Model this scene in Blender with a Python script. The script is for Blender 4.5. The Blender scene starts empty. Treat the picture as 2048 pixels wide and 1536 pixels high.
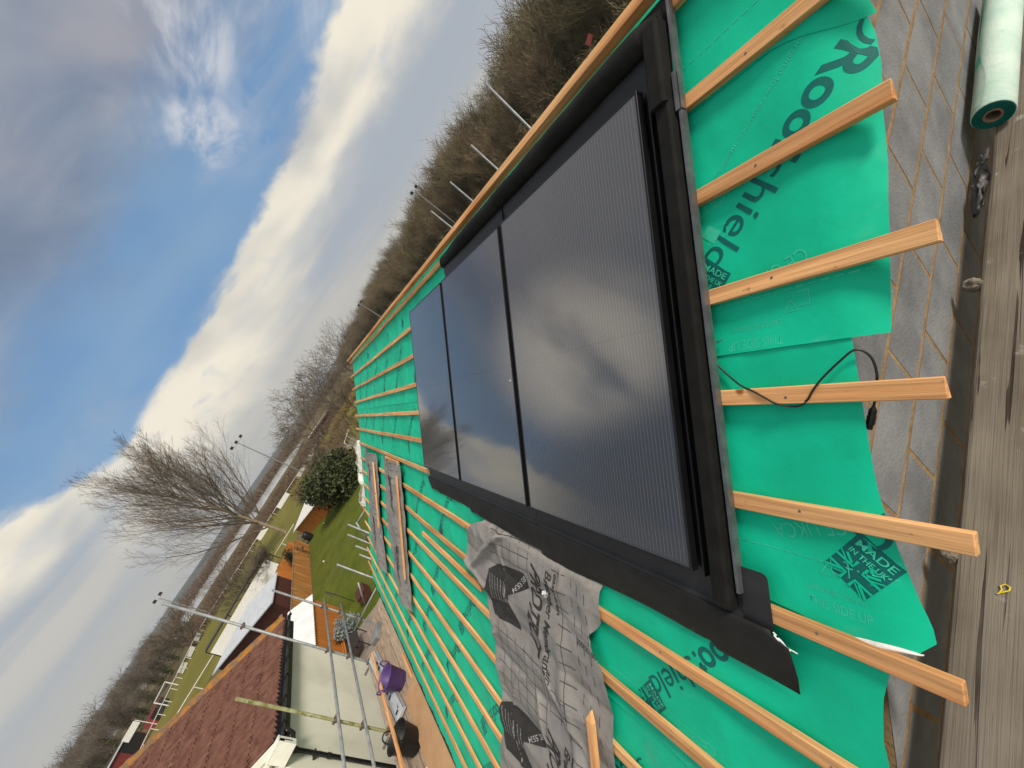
import bpy, bmesh, math, random
from mathutils import Vector, Matrix, noise as mnoise
from mathutils.geometry import tessellate_polygon
R_ = math.radians
random.seed(7)
sc = bpy.context.scene
COL = sc.collection

# ------------------------------------------------------------------ frame of the roof
PITCH = R_(35.69)
CS, SN = math.cos(PITCH), math.sin(PITCH)
def RP(u, y, n=0.0):                      # roof coordinates: u up the slope, y along the ridge, n off the panel plane
    return Vector((u * CS - n * SN, y, u * SN + n * CS))
GZ = -6.0                                 # ground level

# ------------------------------------------------------------------ materials
MATS = {}
def nodes_of(name):
    m = bpy.data.materials.new(name); m.use_nodes = True
    nt = m.node_tree; b = nt.nodes['Principled BSDF']
    return m, nt, b
def sock(b, *names):
    for n in names:
        if n in b.inputs: return b.inputs[n]
def dirty(m, col, scale, lo, hi, amt):
    """lays soft smudges of dust over a material"""
    nt = m.node_tree; N, L = nt.nodes, nt.links; b = N['Principled BSDF']; src = b.inputs['Base Color'].links[0].from_socket
    tc = N.new('ShaderNodeTexCoord'); n = N.new('ShaderNodeTexNoise'); n.inputs['Scale'].default_value = scale; n.inputs['Detail'].default_value = 7; n.inputs['Distortion'].default_value = .6; L.new(tc.outputs['Object'], n.inputs[0])
    r = N.new('ShaderNodeMapRange'); r.inputs['From Min'].default_value = lo; r.inputs['From Max'].default_value = hi; r.inputs['To Max'].default_value = amt; L.new(n.outputs['Fac'], r.inputs['Value'])
    x = N.new('ShaderNodeMixRGB'); x.inputs[2].default_value = (*col, 1); L.new(r.outputs[0], x.inputs[0]); L.new(src, x.inputs[1]); L.new(x.outputs[0], b.inputs['Base Color'])
def mat(name, c1, c2=None, scale=4.0, rough=.7, spec=.4, stretch=(1, 1, 1), bump=0.0, bscale=None, metal=0.0,
        lo=.35, hi=.65, rnd=0.0, detail=5, speck=None, bdist=.01, coat=0.0):
    m, nt, b = nodes_of(name); N, L = nt.nodes, nt.links
    b.inputs['Roughness'].default_value = rough; b.inputs['Metallic'].default_value = metal
    sock(b, 'Specular IOR Level', 'Specular').default_value = spec
    if coat: sock(b, 'Coat Weight', 'Clearcoat').default_value = coat
    tc = N.new('ShaderNodeTexCoord'); mp = N.new('ShaderNodeMapping'); mp.inputs['Scale'].default_value = stretch
    L.new(tc.outputs['Object'], mp.inputs['Vector'])
    nz = N.new('ShaderNodeTexNoise'); nz.inputs['Scale'].default_value = scale; nz.inputs['Detail'].default_value = detail
    nz.inputs['Roughness'].default_value = .62
    L.new(mp.outputs[0], nz.inputs['Vector'])
    rp = N.new('ShaderNodeValToRGB'); rp.color_ramp.elements[0].position = lo; rp.color_ramp.elements[1].position = hi
    rp.color_ramp.elements[0].color = (*c1, 1); rp.color_ramp.elements[1].color = (*(c2 or c1), 1)
    L.new(nz.outputs['Fac'], rp.inputs['Fac']); out = rp.outputs['Color']
    if speck:                             # a finer second noise laid over the first: (colour, scale, threshold)
        n2 = N.new('ShaderNodeTexNoise'); n2.inputs['Scale'].default_value = speck[1]; n2.inputs['Detail'].default_value = 3
        L.new(mp.outputs[0], n2.inputs['Vector'])
        r2 = N.new('ShaderNodeValToRGB'); r2.color_ramp.elements[0].position = speck[2]; r2.color_ramp.elements[1].position = min(1, speck[2] + .08)
        r2.color_ramp.elements[0].color = (0, 0, 0, 1); r2.color_ramp.elements[1].color = (1, 1, 1, 1)
        L.new(n2.outputs['Fac'], r2.inputs['Fac'])
        mx = N.new('ShaderNodeMixRGB'); mx.inputs['Color2'].default_value = (*speck[0], 1)
        L.new(r2.outputs['Color'], mx.inputs['Fac']); L.new(out, mx.inputs['Color1']); out = mx.outputs[0]
    if rnd:
        oi = N.new('ShaderNodeObjectInfo'); hs = N.new('ShaderNodeHueSaturation')
        mr = N.new('ShaderNodeMapRange'); mr.inputs['To Min'].default_value = 1 - rnd; mr.inputs['To Max'].default_value = 1 + rnd
        L.new(oi.outputs['Random'], mr.inputs['Value']); L.new(mr.outputs[0], hs.inputs['Value'])
        m2 = N.new('ShaderNodeMath'); m2.operation = 'MULTIPLY'; m2.inputs[1].default_value = 7.31
        m3 = N.new('ShaderNodeMath'); m3.operation = 'FRACT'
        L.new(oi.outputs['Random'], m2.inputs[0]); L.new(m2.outputs[0], m3.inputs[0])
        mh = N.new('ShaderNodeMapRange'); mh.inputs['To Min'].default_value = .5 - rnd * .04; mh.inputs['To Max'].default_value = .5 + rnd * .07
        L.new(m3.outputs[0], mh.inputs['Value']); L.new(mh.outputs[0], hs.inputs['Hue'])
        L.new(out, hs.inputs['Color']); out = hs.outputs[0]
    L.new(out, b.inputs['Base Color'])
    if bump:
        n3 = N.new('ShaderNodeTexNoise'); n3.inputs['Scale'].default_value = bscale or scale * 3; n3.inputs['Detail'].default_value = 6
        L.new(mp.outputs[0], n3.inputs['Vector'])
        bp = N.new('ShaderNodeBump'); bp.inputs['Strength'].default_value = bump; bp.inputs['Distance'].default_value = bdist
        L.new(n3.outputs['Fac'], bp.inputs['Height']); L.new(bp.outputs[0], b.inputs['Normal'])
    MATS[name] = m
    return m

GREEN = mat('green_membrane', (.0015, .435, .245), (.003, .565, .330), 2.2, .66, .22, bump=.30, bscale=9, speck=((.012, .60, .37), 70, .70), bdist=.012)
dirty(GREEN, (.035, .26, .16), 2.6, .56, .80, .55)
dirty(GREEN, (.12, .50, .36), 7.0, .62, .82, .35)
GREENP = mat('green_print', (.002, .125, .11), (.004, .13, .11), 12, .6, .25)
GREENL = mat('pale_print', (.06, .60, .40), (.03, .54, .33), 40, .6, .25)
WHITEU = mat('membrane_underside', (.62, .62, .58), (.74, .73, .69), 30, .85, .2, bump=.2, bscale=90)
def batten_mat(name, st):
    m, nt, b = nodes_of(name); N, L = nt.nodes, nt.links
    b.inputs['Roughness'].default_value = .75; sock(b, 'Specular IOR Level', 'Specular').default_value = .2
    tc = N.new('ShaderNodeTexCoord'); oi = N.new('ShaderNodeObjectInfo')
    ad = N.new('ShaderNodeVectorMath'); ad.operation = 'ADD'; sc_ = N.new('ShaderNodeMath'); sc_.operation = 'MULTIPLY'; sc_.inputs[1].default_value = 37.0
    L.new(oi.outputs['Random'], sc_.inputs[0]); L.new(tc.outputs['Object'], ad.inputs[0]); L.new(sc_.outputs[0], ad.inputs[1])
    def noise(k, scale, det=4, ds=0.0):
        mp = N.new('ShaderNodeMapping'); mp.inputs['Scale'].default_value = tuple(.7 if q == 0 else k for q in st); L.new(ad.outputs[0], mp.inputs[0])
        n = N.new('ShaderNodeTexNoise'); n.inputs['Scale'].default_value = scale; n.inputs['Detail'].default_value = det; n.inputs['Distortion'].default_value = ds; L.new(mp.outputs[0], n.inputs[0]); return n.outputs['Fac']
    def ramp(f, p0, p1, c0=(0, 0, 0), c1=(1, 1, 1)):
        r = N.new('ShaderNodeValToRGB'); r.color_ramp.elements[0].position = p0; r.color_ramp.elements[1].position = p1; r.color_ramp.elements[0].color = (*c0, 1); r.color_ramp.elements[1].color = (*c1, 1); L.new(f, r.inputs[0]); return r.outputs[0]
    def mix(f, a, c, mode='MIX', k=None):
        x = N.new('ShaderNodeMixRGB'); x.blend_type = mode
        if isinstance(f, float): x.inputs[0].default_value = f
        else: L.new(f, x.inputs[0])
        L.new(a, x.inputs[1])
        if isinstance(c, tuple): x.inputs[2].default_value = (*c, 1)
        else: L.new(c, x.inputs[2])
        return x.outputs[0]
    c = ramp(noise(9, 1.6, 5, .5), .32, .68, (.70, .32, .125), (.85, .50, .235))
    c = mix(.85, c, ramp(noise(20, 3.0, 4), .30, .70, (.58, .54, .50), (1.22, 1.2, 1.16)), 'MULTIPLY')
    c = mix(ramp(noise(2.2, 1.1, 3), .56, .74, (0, 0, 0), (.85, .85, .85)), c, (.56, .19, .065))
    v = N.new('ShaderNodeTexVoronoi'); v.inputs['Scale'].default_value = 4.6; mp = N.new('ShaderNodeMapping'); mp.inputs['Scale'].default_value = tuple(1.0 if q == 0 else .8 for q in st); L.new(ad.outputs[0], mp.inputs[0]); L.new(mp.outputs[0], v.inputs['Vector'])
    kn = ramp(v.outputs['Distance'], .04, .085, (1, 1, 1), (0, 0, 0)); c = mix(kn, c, (.30, .105, .035))
    c = mix(ramp(noise(1, 34, 3), .69, .75, (0, 0, 0), (.55, .55, .55)), c, (.26, .11, .045))
    hs = N.new('ShaderNodeHueSaturation'); mr = N.new('ShaderNodeMapRange'); mr.inputs['To Min'].default_value = .80; mr.inputs['To Max'].default_value = 1.12
    L.new(oi.outputs['Random'], mr.inputs['Value']); L.new(mr.outputs[0], hs.inputs['Value']); L.new(c, hs.inputs['Color']); L.new(hs.outputs[0], b.inputs['Base Color'])
    bp = N.new('ShaderNodeBump'); bp.inputs['Strength'].default_value = .6; bp.inputs['Distance'].default_value = .003; L.new(noise(30, 5, 4), bp.inputs['Height']); L.new(bp.outputs[0], b.inputs['Normal']); return m
BATTEN = batten_mat('batten_softwood', (1, 0, 1)); BATTENX = batten_mat('batten_softwood_across', (0, 1, 0))
def board_mat():
    m, nt, b = nodes_of('weathered_board'); N, L = nt.nodes, nt.links
    b.inputs['Roughness'].default_value = .92; sock(b, 'Specular IOR Level', 'Specular').default_value = .12
    tc = N.new('ShaderNodeTexCoord')
    def noise(st, sc_, det=5, ds=0.0):
        mp = N.new('ShaderNodeMapping'); mp.inputs['Scale'].default_value = st; L.new(tc.outputs['Object'], mp.inputs[0])
        n = N.new('ShaderNodeTexNoise'); n.inputs['Scale'].default_value = sc_; n.inputs['Detail'].default_value = det; n.inputs['Distortion'].default_value = ds; L.new(mp.outputs[0], n.inputs[0]); return n.outputs['Fac']
    def ramp(f, a, c):
        r = N.new('ShaderNodeValToRGB'); r.color_ramp.elements[0].position = a[0]; r.color_ramp.elements[1].position = c[0]; r.color_ramp.elements[0].color = (*a[1], 1); r.color_ramp.elements[1].color = (*c[1], 1); L.new(f, r.inputs[0]); return r.outputs[0]
    def mix(f, a, c):
        x = N.new('ShaderNodeMixRGB'); L.new(f, x.inputs[0]); L.new(a, x.inputs[1])
        if isinstance(c, tuple): x.inputs[2].default_value = (*c, 1)
        else: L.new(c, x.inputs[2])
        return x.outputs[0]
    K, Wt = (0, 0, 0), (1, 1, 1)
    c = ramp(noise((1.2, 1.6, 1), 3.2, 6), (.32, (.120, .101, .080)), (.70, (.222, .190, .150)))
    g = noise((1.6, 95, 20), 2.0, 5, .5); c = mix(ramp(g, (.52, K), (.72, (.55, .55, .55))), c, (.105, .080, .058))
    g2 = noise((.55, 26, 8), 1.7, 3, .8); ck = ramp(g2, (.645, K), (.668, Wt)); c = mix(ck, c, (.035, .026, .019))
    v1 = noise((.7, 9, 4), 1.8, 4, 1.0); c = mix(ramp(v1, (.45, K), (.7, (.6, .6, .6))), c, (.21, .185, .155))
    c = mix(ramp(noise((3, 3, 3), 5.5, 6), (.66, K), (.74, (.55, .55, .55))), c, (.38, .36, .32))
    L.new(c, b.inputs['Base Color'])
    bp = N.new('ShaderNodeBump'); bp.inputs['Strength'].default_value = .7; bp.inputs['Distance'].default_value = .004; L.new(g, bp.inputs['Height'])
    b2 = N.new('ShaderNodeBump'); b2.inputs['Strength'].default_value = .5; b2.inputs['Distance'].default_value = .004; b2.invert = True; L.new(ck, b2.inputs['Height']); L.new(bp.outputs[0], b2.inputs['Normal']); L.new(b2.outputs[0], b.inputs['Normal']); return m
BOARD = board_mat()
DECK = mat('deck_board', (.24, .17, .125), (.42, .32, .24), 5, .9, .15, stretch=(10, .8, 5), bump=.5, bscale=9, speck=((.13, .09, .065), 3.2, .64), rnd=.12)
FRAME = mat('black_anodised', (.004, .004, .005), (.007, .007, .008), 6, .42, .4)
TRAY = mat('black_coated_steel', (.013, .0135, .015), (.020, .0205, .022), 5, .50, .4, speck=((.05, .05, .05), 30, .78))
RUBBER = mat('black_foam', (.006, .0055, .005), (.011, .0105, .0095), 14, .8, .2, bump=.25, bscale=60, bdist=.004)
SKIRT = mat('black_flexible_flashing', (.009, .0088, .0086), (.017, .0167, .0163), 6, .66, .28, bump=.4, bscale=16, speck=((.06, .06, .058), 9, .70))
EDGEM = mat('grey_steel_edge', (.16, .16, .165), (.24, .24, .245), 20, .4, .5, metal=.7)
dirty(TRAY, (.06, .06, .06), 5, .58, .85, .5)
dirty(RUBBER, (.03, .028, .026), 7, .56, .85, .5)
dirty(SKIRT, (.045, .043, .04), 4, .56, .85, .6)
GALV = mat('galvanised_tube', (.21, .225, .225), (.33, .345, .345), 7, .5, .5, stretch=(1, 1, 1), bump=.15, bscale=30, metal=.35, speck=((.15, .13, .11), 14, .66), rnd=.14)
MOSSY = mat('mossy_tube', (.16, .15, .045), (.30, .30, .17), 6, .75, .3, bump=.4, bscale=40, speck=((.10, .11, .02), 9, .55))
COUPL = mat('rusty_coupler', (.10, .07, .05), (.22, .18, .15), 40, .7, .4, metal=.4)
BLOCK = mat('concrete_block', (.145, .149, .156), (.245, .249, .255), 3.4, .95, .1, bump=.5, bscale=90, speck=((.105, .105, .105), 30, .73), bdist=.006, rnd=.05)
MORTAR = mat('buff_mortar', (.23, .145, .070), (.34, .235, .13), 14, .95, .1, bump=.8, bscale=60, bdist=.006)
GREYM = mat('grey_membrane', (.225, .21, .195), (.30, .283, .265), 7, .8, .2, bump=.35, bscale=35, speck=((.29, .275, .26), 70, .68))
GREYP = mat('dark_membrane_print', (.032, .030, .029), (.045, .042, .04), 10, .75, .2)
WHITEP = mat('white_membrane_print', (.42, .41, .40), (.5, .49, .48), 20, .8, .2)
CABLE = mat('black_cable', (.008, .008, .008), (.014, .014, .014), 30, .42, .5)
CARD = mat('cardboard', (.40, .235, .125), (.46, .28, .155), 5, .85, .15)
CARDT = mat('cardboard_tube', (.24, .17, .105), (.33, .24, .155), 30, .9, .1)
BLACKINK = mat('black_ink', (.03, .025, .02), None, 5, .8, .2)
PURPLE = mat('purple_rubber', (.075, .035, .16), (.105, .055, .20), 6, .5, .45, speck=((.18, .13, .24), 25, .72))
BLACKR = mat('black_rubber', (.008, .008, .009), (.016, .016, .016), 9, .55, .4, speck=((.07, .06, .055), 30, .74))
ALU = mat('pale_aluminium', (.42, .44, .48), (.56, .58, .62), 9, .5, .5, metal=.25, speck=((.3, .3, .32), 30, .70))
RENDERC = mat('cream_render', (.74, .725, .59), (.80, .785, .66), 1.5, .92, .15, bump=.12, bscale=60, stretch=(1, 1, .4))
dirty(RENDERC, (.52, .49, .38), 1.1, .50, .80, .45)
UPVC = mat('white_plastic', (.70, .69, .60), (.77, .765, .68), 8, .45, .45)
BLKPVC = mat('black_pvc', (.010, .010, .011), (.018, .018, .019), 9, .35, .5)
ROOFW = mat('white_roof_felt', (.44, .47, .51), (.56, .58, .61), 3, .7, .3, stretch=(1, .3, 1), speck=((.40, .42, .45), 5, .64))
ROOFS = mat('pale_roof_with_leaves', (.60, .585, .54), (.72, .70, .66), 3, .8, .2, speck=((.18, .14, .10), 11, .63))
CORR = mat('white_corrugated_sheet', (.55, .57, .58), (.66, .67, .68), 1.4, .5, .4, speck=((.62, .62, .58), 2.5, .58))
OCHRE = mat('orange_stained_timber', (.33, .105, .018), (.50, .19, .038), 2.2, .8, .2, stretch=(5, 5, .35), speck=((.20, .075, .02), 5, .66))
FENCE = mat('weathered_orange_fence', (.26, .115, .03), (.46, .22, .065), 1.6, .85, .2, stretch=(4, 4, .4), speck=((.17, .10, .04), 3.4, .60))
BROWNT = mat('dark_brown_timber', (.055, .018, .012), (.095, .032, .021), 3, .75, .25, stretch=(5, 5, .5))
PALEW = mat('white_painted', (.60, .60, .575), (.70, .70, .67), 5, .6, .3)
REDP = mat('red_painted', (.17, .028, .025), (.23, .045, .038), 4, .7, .3)
DARKM = mat('black_metalwork', (.012, .011, .010), (.022, .02, .018), 10, .5, .4)
BARKG = mat('pale_bark', (.20, .155, .105), (.30, .24, .165), 1.5, .9, .1)
TWIG = mat('bare_twig', (.095, .078, .058), (.165, .135, .10), .6, .9, .1)
WOODT = mat('winter_wood_twig', (.105, .083, .048), (.215, .170, .100), .35, .9, .1, rnd=.34)
SCRUBM = mat('winter_scrub', (.105, .070, .052), (.19, .13, .092), .25, .95, .1)
SCRUBY = mat('dry_grass', (.22, .155, .055), (.34, .24, .10), .5, .95, .1)
LEAFD = mat('evergreen_leaf', (.020, .030, .009), (.065, .075, .020), .9, .6, .3)
LEAFI = mat('ivy_leaf', (.040, .052, .016), (.095, .11, .035), .5, .7, .2, rnd=.15)
LEAFG = mat('grey_green_leaf', (.14, .17, .16), (.25, .29, .28), 6, .7, .3)
LAWN = mat('lawn_grass', (.062, .088, .008), (.110, .125, .016), .55, .95, .1, bump=.8, bscale=9, bdist=.05, speck=((.13, .13, .025), 3.5, .62))
dirty(LAWN, (.12, .10, .045), .8, .50, .75, .6)
PITCHG = mat('pitch_grass', (.135, .125, .024), (.185, .160, .042), .12, .95, .1, stretch=(1, .12, 1), speck=((.10, .115, .018), .5, .60))
GROUND = mat('rough_ground', (.090, .070, .038), (.155, .125, .060), .05, .97, .1, speck=((.06, .06, .025), .35, .58))
HILLM = mat('distant_hill', (.075, .082, .075), (.150, .150, .125), .006, .97, .1, speck=((.055, .050, .048), .02, .55))
PATIO = mat('patio_paving', (.20, .17, .14), (.29, .25, .21), 3, .9, .2)
YELLOW = mat('yellow_plastic', (.75, .58, .03), None, 5, .5, .4)
SCRAPW = mat('white_plastic_scrap', (.75, .76, .78), (.82, .83, .84), 30, .3, .5)
CLEARP = mat('dusty_clear_plastic', (.085, .083, .08), (.16, .155, .15), 9, .5, .3, bump=.8, bscale=20)
STONE = mat('mortar_crumb', (.17, .145, .11), (.27, .23, .18), 30, .95, .1, bump=.8, bscale=60)
INSIDE = mat('dark_interior', (.03, .028, .025), (.05, .045, .04), 5, .9, .1)

# roof tile of the house next door: mottled brown clay with lichen
TILE = mat('brown_concrete_tile', (.086, .036, .026), (.158, .076, .055), 5, .88, .2, bump=.4, bscale=30, speck=((.19, .11, .075), 7, .66))
LICHEN = mat('lichen_verge', (.22, .12, .055), (.36, .15, .025), 5, .95, .1, bump=.8, bscale=18, speck=((.16, .11, .075), 7, .50))

# photovoltaic glass: near black cells, fine silver wires up the slope, one gap across the middle
def glass_mat():
    m, nt, b = nodes_of('solar_glass'); N, L = nt.nodes, nt.links
    tc = N.new('ShaderNodeTexCoord'); sp = N.new('ShaderNodeSeparateXYZ'); L.new(tc.outputs['UV'], sp.inputs[0])
    def M(op, a, bb=None, c=None):
        n = N.new('ShaderNodeMath'); n.operation = op
        for i, v in enumerate((a, bb, c)):
            if v is None: continue
            if isinstance(v, (int, float)): n.inputs[i].default_value = v
            else: L.new(v, n.inputs[i])
        return n.outputs[0]
    # x = metres along the ridge, y = metres up the slope
    f = M('FRACT', M('DIVIDE', sp.outputs[0], .0180)); wire = M('LESS_THAN', M('ABSOLUTE', M('SUBTRACT', f, .5)), .036)
    fc = M('FRACT', M('DIVIDE', sp.outputs[0], .1835)); gapx = M('LESS_THAN', M('ABSOLUTE', M('SUBTRACT', fc, .5)), .006)
    fy = M('FRACT', M('DIVIDE', sp.outputs[1], .0915)); gapy = M('LESS_THAN', M('ABSOLUTE', M('SUBTRACT', fy, .5)), .010)
    mid = M('LESS_THAN', M('ABSOLUTE', M('SUBTRACT', sp.outputs[1], .884)), .004)
    edge = M('GREATER_THAN', M('ABSOLUTE', M('SUBTRACT', sp.outputs[1], .884)), .862)
    edx = M('GREATER_THAN', M('ABSOLUTE', M('SUBTRACT', sp.outputs[0], .567)), .550)
    dark = M('MAXIMUM', M('MAXIMUM', edge, edx), mid)
    wire = M('MULTIPLY', wire, M('SUBTRACT', 1, dark))
    nz = N.new('ShaderNodeTexNoise'); nz.inputs['Scale'].default_value = 2.5; nz.inputs['Detail'].default_value = 4
    L.new(tc.outputs['UV'], nz.inputs['Vector'])
    c0 = N.new('ShaderNodeMixRGB'); c0.inputs['Color1'].default_value = (.012, .0125, .015, 1); c0.inputs['Color2'].default_value = (.018, .018, .019, 1)
    L.new(nz.outputs['Fac'], c0.inputs['Fac'])
    c1 = N.new('ShaderNodeMixRGB'); c1.inputs['Color2'].default_value = (.010, .011, .013, 1); L.new(M('MAXIMUM', M('MULTIPLY', M('MAXIMUM', gapx, gapy), .5), dark), c1.inputs['Fac']); L.new(c0.outputs[0], c1.inputs['Color1'])
    c2 = N.new('ShaderNodeMixRGB'); c2.inputs['Color2'].default_value = (.175, .17, .165, 1); L.new(wire, c2.inputs['Fac']); L.new(c1.outputs[0], c2.inputs['Color1'])
    L.new(c2.outputs[0], b.inputs['Base Color'])
    b.inputs['Roughness'].default_value = .5
    sock(b, 'Specular IOR Level', 'Specular').default_value = .3
    # the glass pane over the cells, lightly textured so that reflections are soft, with a film of dust
    sock(b, 'Coat Weight').default_value = 1.0; sock(b, 'Coat IOR').default_value = 2.35
    ns = N.new('ShaderNodeTexNoise'); ns.inputs['Scale'].default_value = 9; ns.inputs['Detail'].default_value = 6
    L.new(tc.outputs['UV'], ns.inputs['Vector'])
    mr = N.new('ShaderNodeMapRange'); mr.inputs['To Min'].default_value = .03; mr.inputs['To Max'].default_value = .075
    L.new(ns.outputs['Fac'], mr.inputs['Value']); L.new(mr.outputs[0], sock(b, 'Coat Roughness'))
    return m
GLASS = glass_mat()
def water_mat():
    m, nt, b = nodes_of('lake_water'); N, L = nt.nodes, nt.links
    b.inputs['Base Color'].default_value = (.55, .57, .60, 1); b.inputs['Roughness'].default_value = .12
    sock(b, 'Specular IOR Level', 'Specular').default_value = .8
    nz = N.new('ShaderNodeTexNoise'); nz.inputs['Scale'].default_value = .6
    bp = N.new('ShaderNodeBump'); bp.inputs['Strength'].default_value = .15; L.new(nz.outputs['Fac'], bp.inputs['Height']); L.new(bp.outputs[0], b.inputs['Normal'])
    return m
WATER = water_mat()

# ------------------------------------------------------------------ mesh builder
class MB:
    def __init__(s): s.v, s.f, s.m, s.uv = [], [], [], {}
    def add(s, pts, faces, mi=0):
        k = len(s.v); s.v += [tuple(p) for p in pts]
        for f in faces: s.f.append(tuple(k + i for i in f)); s.m.append(mi)
        return k
    def hexa(s, p, mi=0):                 # 8 corners: 4 bottom then 4 top, same winding
        s.add(p, [(3, 2, 1, 0), (4, 5, 6, 7), (0, 1, 5, 4), (1, 2, 6, 5), (2, 3, 7, 6), (3, 0, 4, 7)], mi)
    def box(s, x0, x1, y0, y1, z0, z1, mi=0):
        s.hexa([(x0, y0, z0), (x1, y0, z0), (x1, y1, z0), (x0, y1, z0), (x0, y0, z1), (x1, y0, z1), (x1, y1, z1), (x0, y1, z1)], mi)
    def rbox(s, u0, u1, y0, y1, n0, n1, mi=0):
        s.hexa([RP(u0, y0, n0), RP(u1, y0, n0), RP(u1, y1, n0), RP(u0, y1, n0), RP(u0, y0, n1), RP(u1, y0, n1), RP(u1, y1, n1), RP(u0, y1, n1)], mi)
    def obox(s, c, ax, ay, az, mi=0):     # centre and three half-axes
        c, ax, ay, az = map(Vector, (c, ax, ay, az))
        s.hexa([c - ax - ay - az, c + ax - ay - az, c + ax + ay - az, c - ax + ay - az, c - ax - ay + az, c + ax - ay + az, c + ax + ay + az, c - ax + ay + az], mi)
    def beam(s, a, b, w, h, up=(0, 0, 1), mi=0):
        a, b = Vector(a), Vector(b); d = (b - a); l = d.length; d = d / l
        sd = d.cross(Vector(up)).normalized(); t = sd.cross(d)
        s.obox((a + b) / 2, d * l / 2, sd * w / 2, t * h / 2, mi)
    def tube(s, pts, r, n=8, cap=True, mi=0):
        pts = [Vector(p) for p in pts]; rs = r if isinstance(r, (list, tuple)) else [r] * len(pts)
        k = len(s.v); last = None
        for i, p in enumerate(pts):
            t = (pts[min(i + 1, len(pts) - 1)] - pts[max(i - 1, 0)])
            if t.length < 1e-9: t = Vector((0, 0, 1))
            t.normalize()
            if last is None:
                a = t.cross(Vector((0, 0, 1)) if abs(t.z) < .9 else Vector((1, 0, 0))).normalized()
            else:
                a = last - t * last.dot(t)
                a = a.normalized() if a.length > 1e-6 else t.orthogonal().normalized()
            last = a; b = t.cross(a)
            for j in range(n):
                w = 2 * math.pi * j / n
                s.v.append(tuple(p + (a * math.cos(w) + b * math.sin(w)) * rs[i]))
        for i in range(len(pts) - 1):
            for j in range(n):
                j2 = (j + 1) % n
                s.f.append((k + i * n + j, k + i * n + j2, k + (i + 1) * n + j2, k + (i + 1) * n + j)); s.m.append(mi)
        if cap:
            s.f.append(tuple(k + j for j in range(n - 1, -1, -1))); s.m.append(mi)
            e = k + (len(pts) - 1) * n
            s.f.append(tuple(e + j for j in range(n))); s.m.append(mi)
    def pipe(s, a, b, ro, ri, n=14, mi=0):        # open ended hollow tube
        a, b = Vector(a), Vector(b); t = (b - a).normalized(); x = t.orthogonal().normalized(); y = t.cross(x); k = len(s.v)
        for p in (a, b):
            for r in (ro, ri):
                for j in range(n):
                    w = 2 * math.pi * j / n; s.v.append(tuple(p + (x * math.cos(w) + y * math.sin(w)) * r))
        for j in range(n):
            q = (j + 1) % n
            for f in ((j, q, 2 * n + q, 2 * n + j), (n + q, n + j, 3 * n + j, 3 * n + q), (q, j, n + j, n + q), (2 * n + j, 2 * n + q, 3 * n + q, 3 * n + j)):
                s.f.append(tuple(k + i for i in f)); s.m.append(mi)
    def grid(s, nu, nv, fn, mi=0, wrap=False):
        k = len(s.v)
        for i in range(nu + 1):
            for j in range(nv + 1): s.v.append(tuple(fn(i / nu, j / nv)))
        for i in range(nu):
            for j in range(nv):
                s.f.append((k + i * (nv + 1) + j, k + i * (nv + 1) + j + 1, k + (i + 1) * (nv + 1) + j + 1, k + (i + 1) * (nv + 1) + j)); s.m.append(mi)
    def sweep(s, prof, paths, mi=0, close=False):  # profile points placed by each path function
        k = len(s.v); n = len(prof)
        for pf in paths:
            for q in prof: s.v.append(tuple(pf(*q)))
        for i in range(len(paths) - 1):
            for j in range(n if close else n - 1):
                j2 = (j + 1) % n
                s.f.append((k + i * n + j, k + i * n + j2, k + (i + 1) * n + j2, k + (i + 1) * n + j)); s.m.append(mi)
        if close:
            s.f.append(tuple(k + j for j in range(n - 1, -1, -1))); s.m.append(mi)
            e = k + (len(paths) - 1) * n; s.f.append(tuple(e + j for j in range(n))); s.m.append(mi)
    def build(s, name, mats, parent=None, smooth=False, base=None, fix=True, bevel=0.0, keep=False):
        if not isinstance(mats, (list, tuple)): mats = [mats]
        off = Vector((0, 0, 0))
        if parent is not None: off = Vector(parent['_o'])
        elif base is not None: off = Vector(base)
        else:
            n = len(s.v); off = Vector((sum(v[0] for v in s.v) / n, sum(v[1] for v in s.v) / n, min(v[2] for v in s.v)))
        me = bpy.data.meshes.new(name)
        me.from_pydata([(v[0] - off.x, v[1] - off.y, v[2] - off.z) for v in s.v], [], s.f)
        for m in mats: me.materials.append(m)
        if len(mats) > 1: me.polygons.foreach_set('material_index', s.m)
        if smooth: me.polygons.foreach_set('use_smooth', [True] * len(s.f))
        if fix or bevel:
            bm = bmesh.new(); bm.from_mesh(me)
            if bevel:
                bmesh.ops.bevel(bm, geom=[e for e in bm.edges if len(e.link_faces) == 2 and e.calc_face_angle(0) > .6], offset=bevel, segments=1, affect='EDGES', profile=.7)
            if fix: bmesh.ops.recalc_face_normals(bm, faces=bm.faces)
            bm.to_mesh(me); bm.free()
        me.update()
        o = bpy.data.objects.new(name, me); COL.objects.link(o)
        if parent is not None: o.parent = parent
        else: o.location = off
        o['_o'] = tuple(off) if parent is None else tuple(parent['_o'])
        return o

def tag(o, label=None, cat=None, group=None, kind=None):
    if label: o['label'] = label
    if cat: o['category'] = cat
    if group: o['group'] = group
    if kind: o['kind'] = kind
    return o
def thing(name, label, cat, loc, group=None):
    o = bpy.data.objects.new(name, None); COL.objects.link(o); o.location = loc; o['_o'] = tuple(loc); o.empty_display_size = .1
    return tag(o, label, cat, group)

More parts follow.
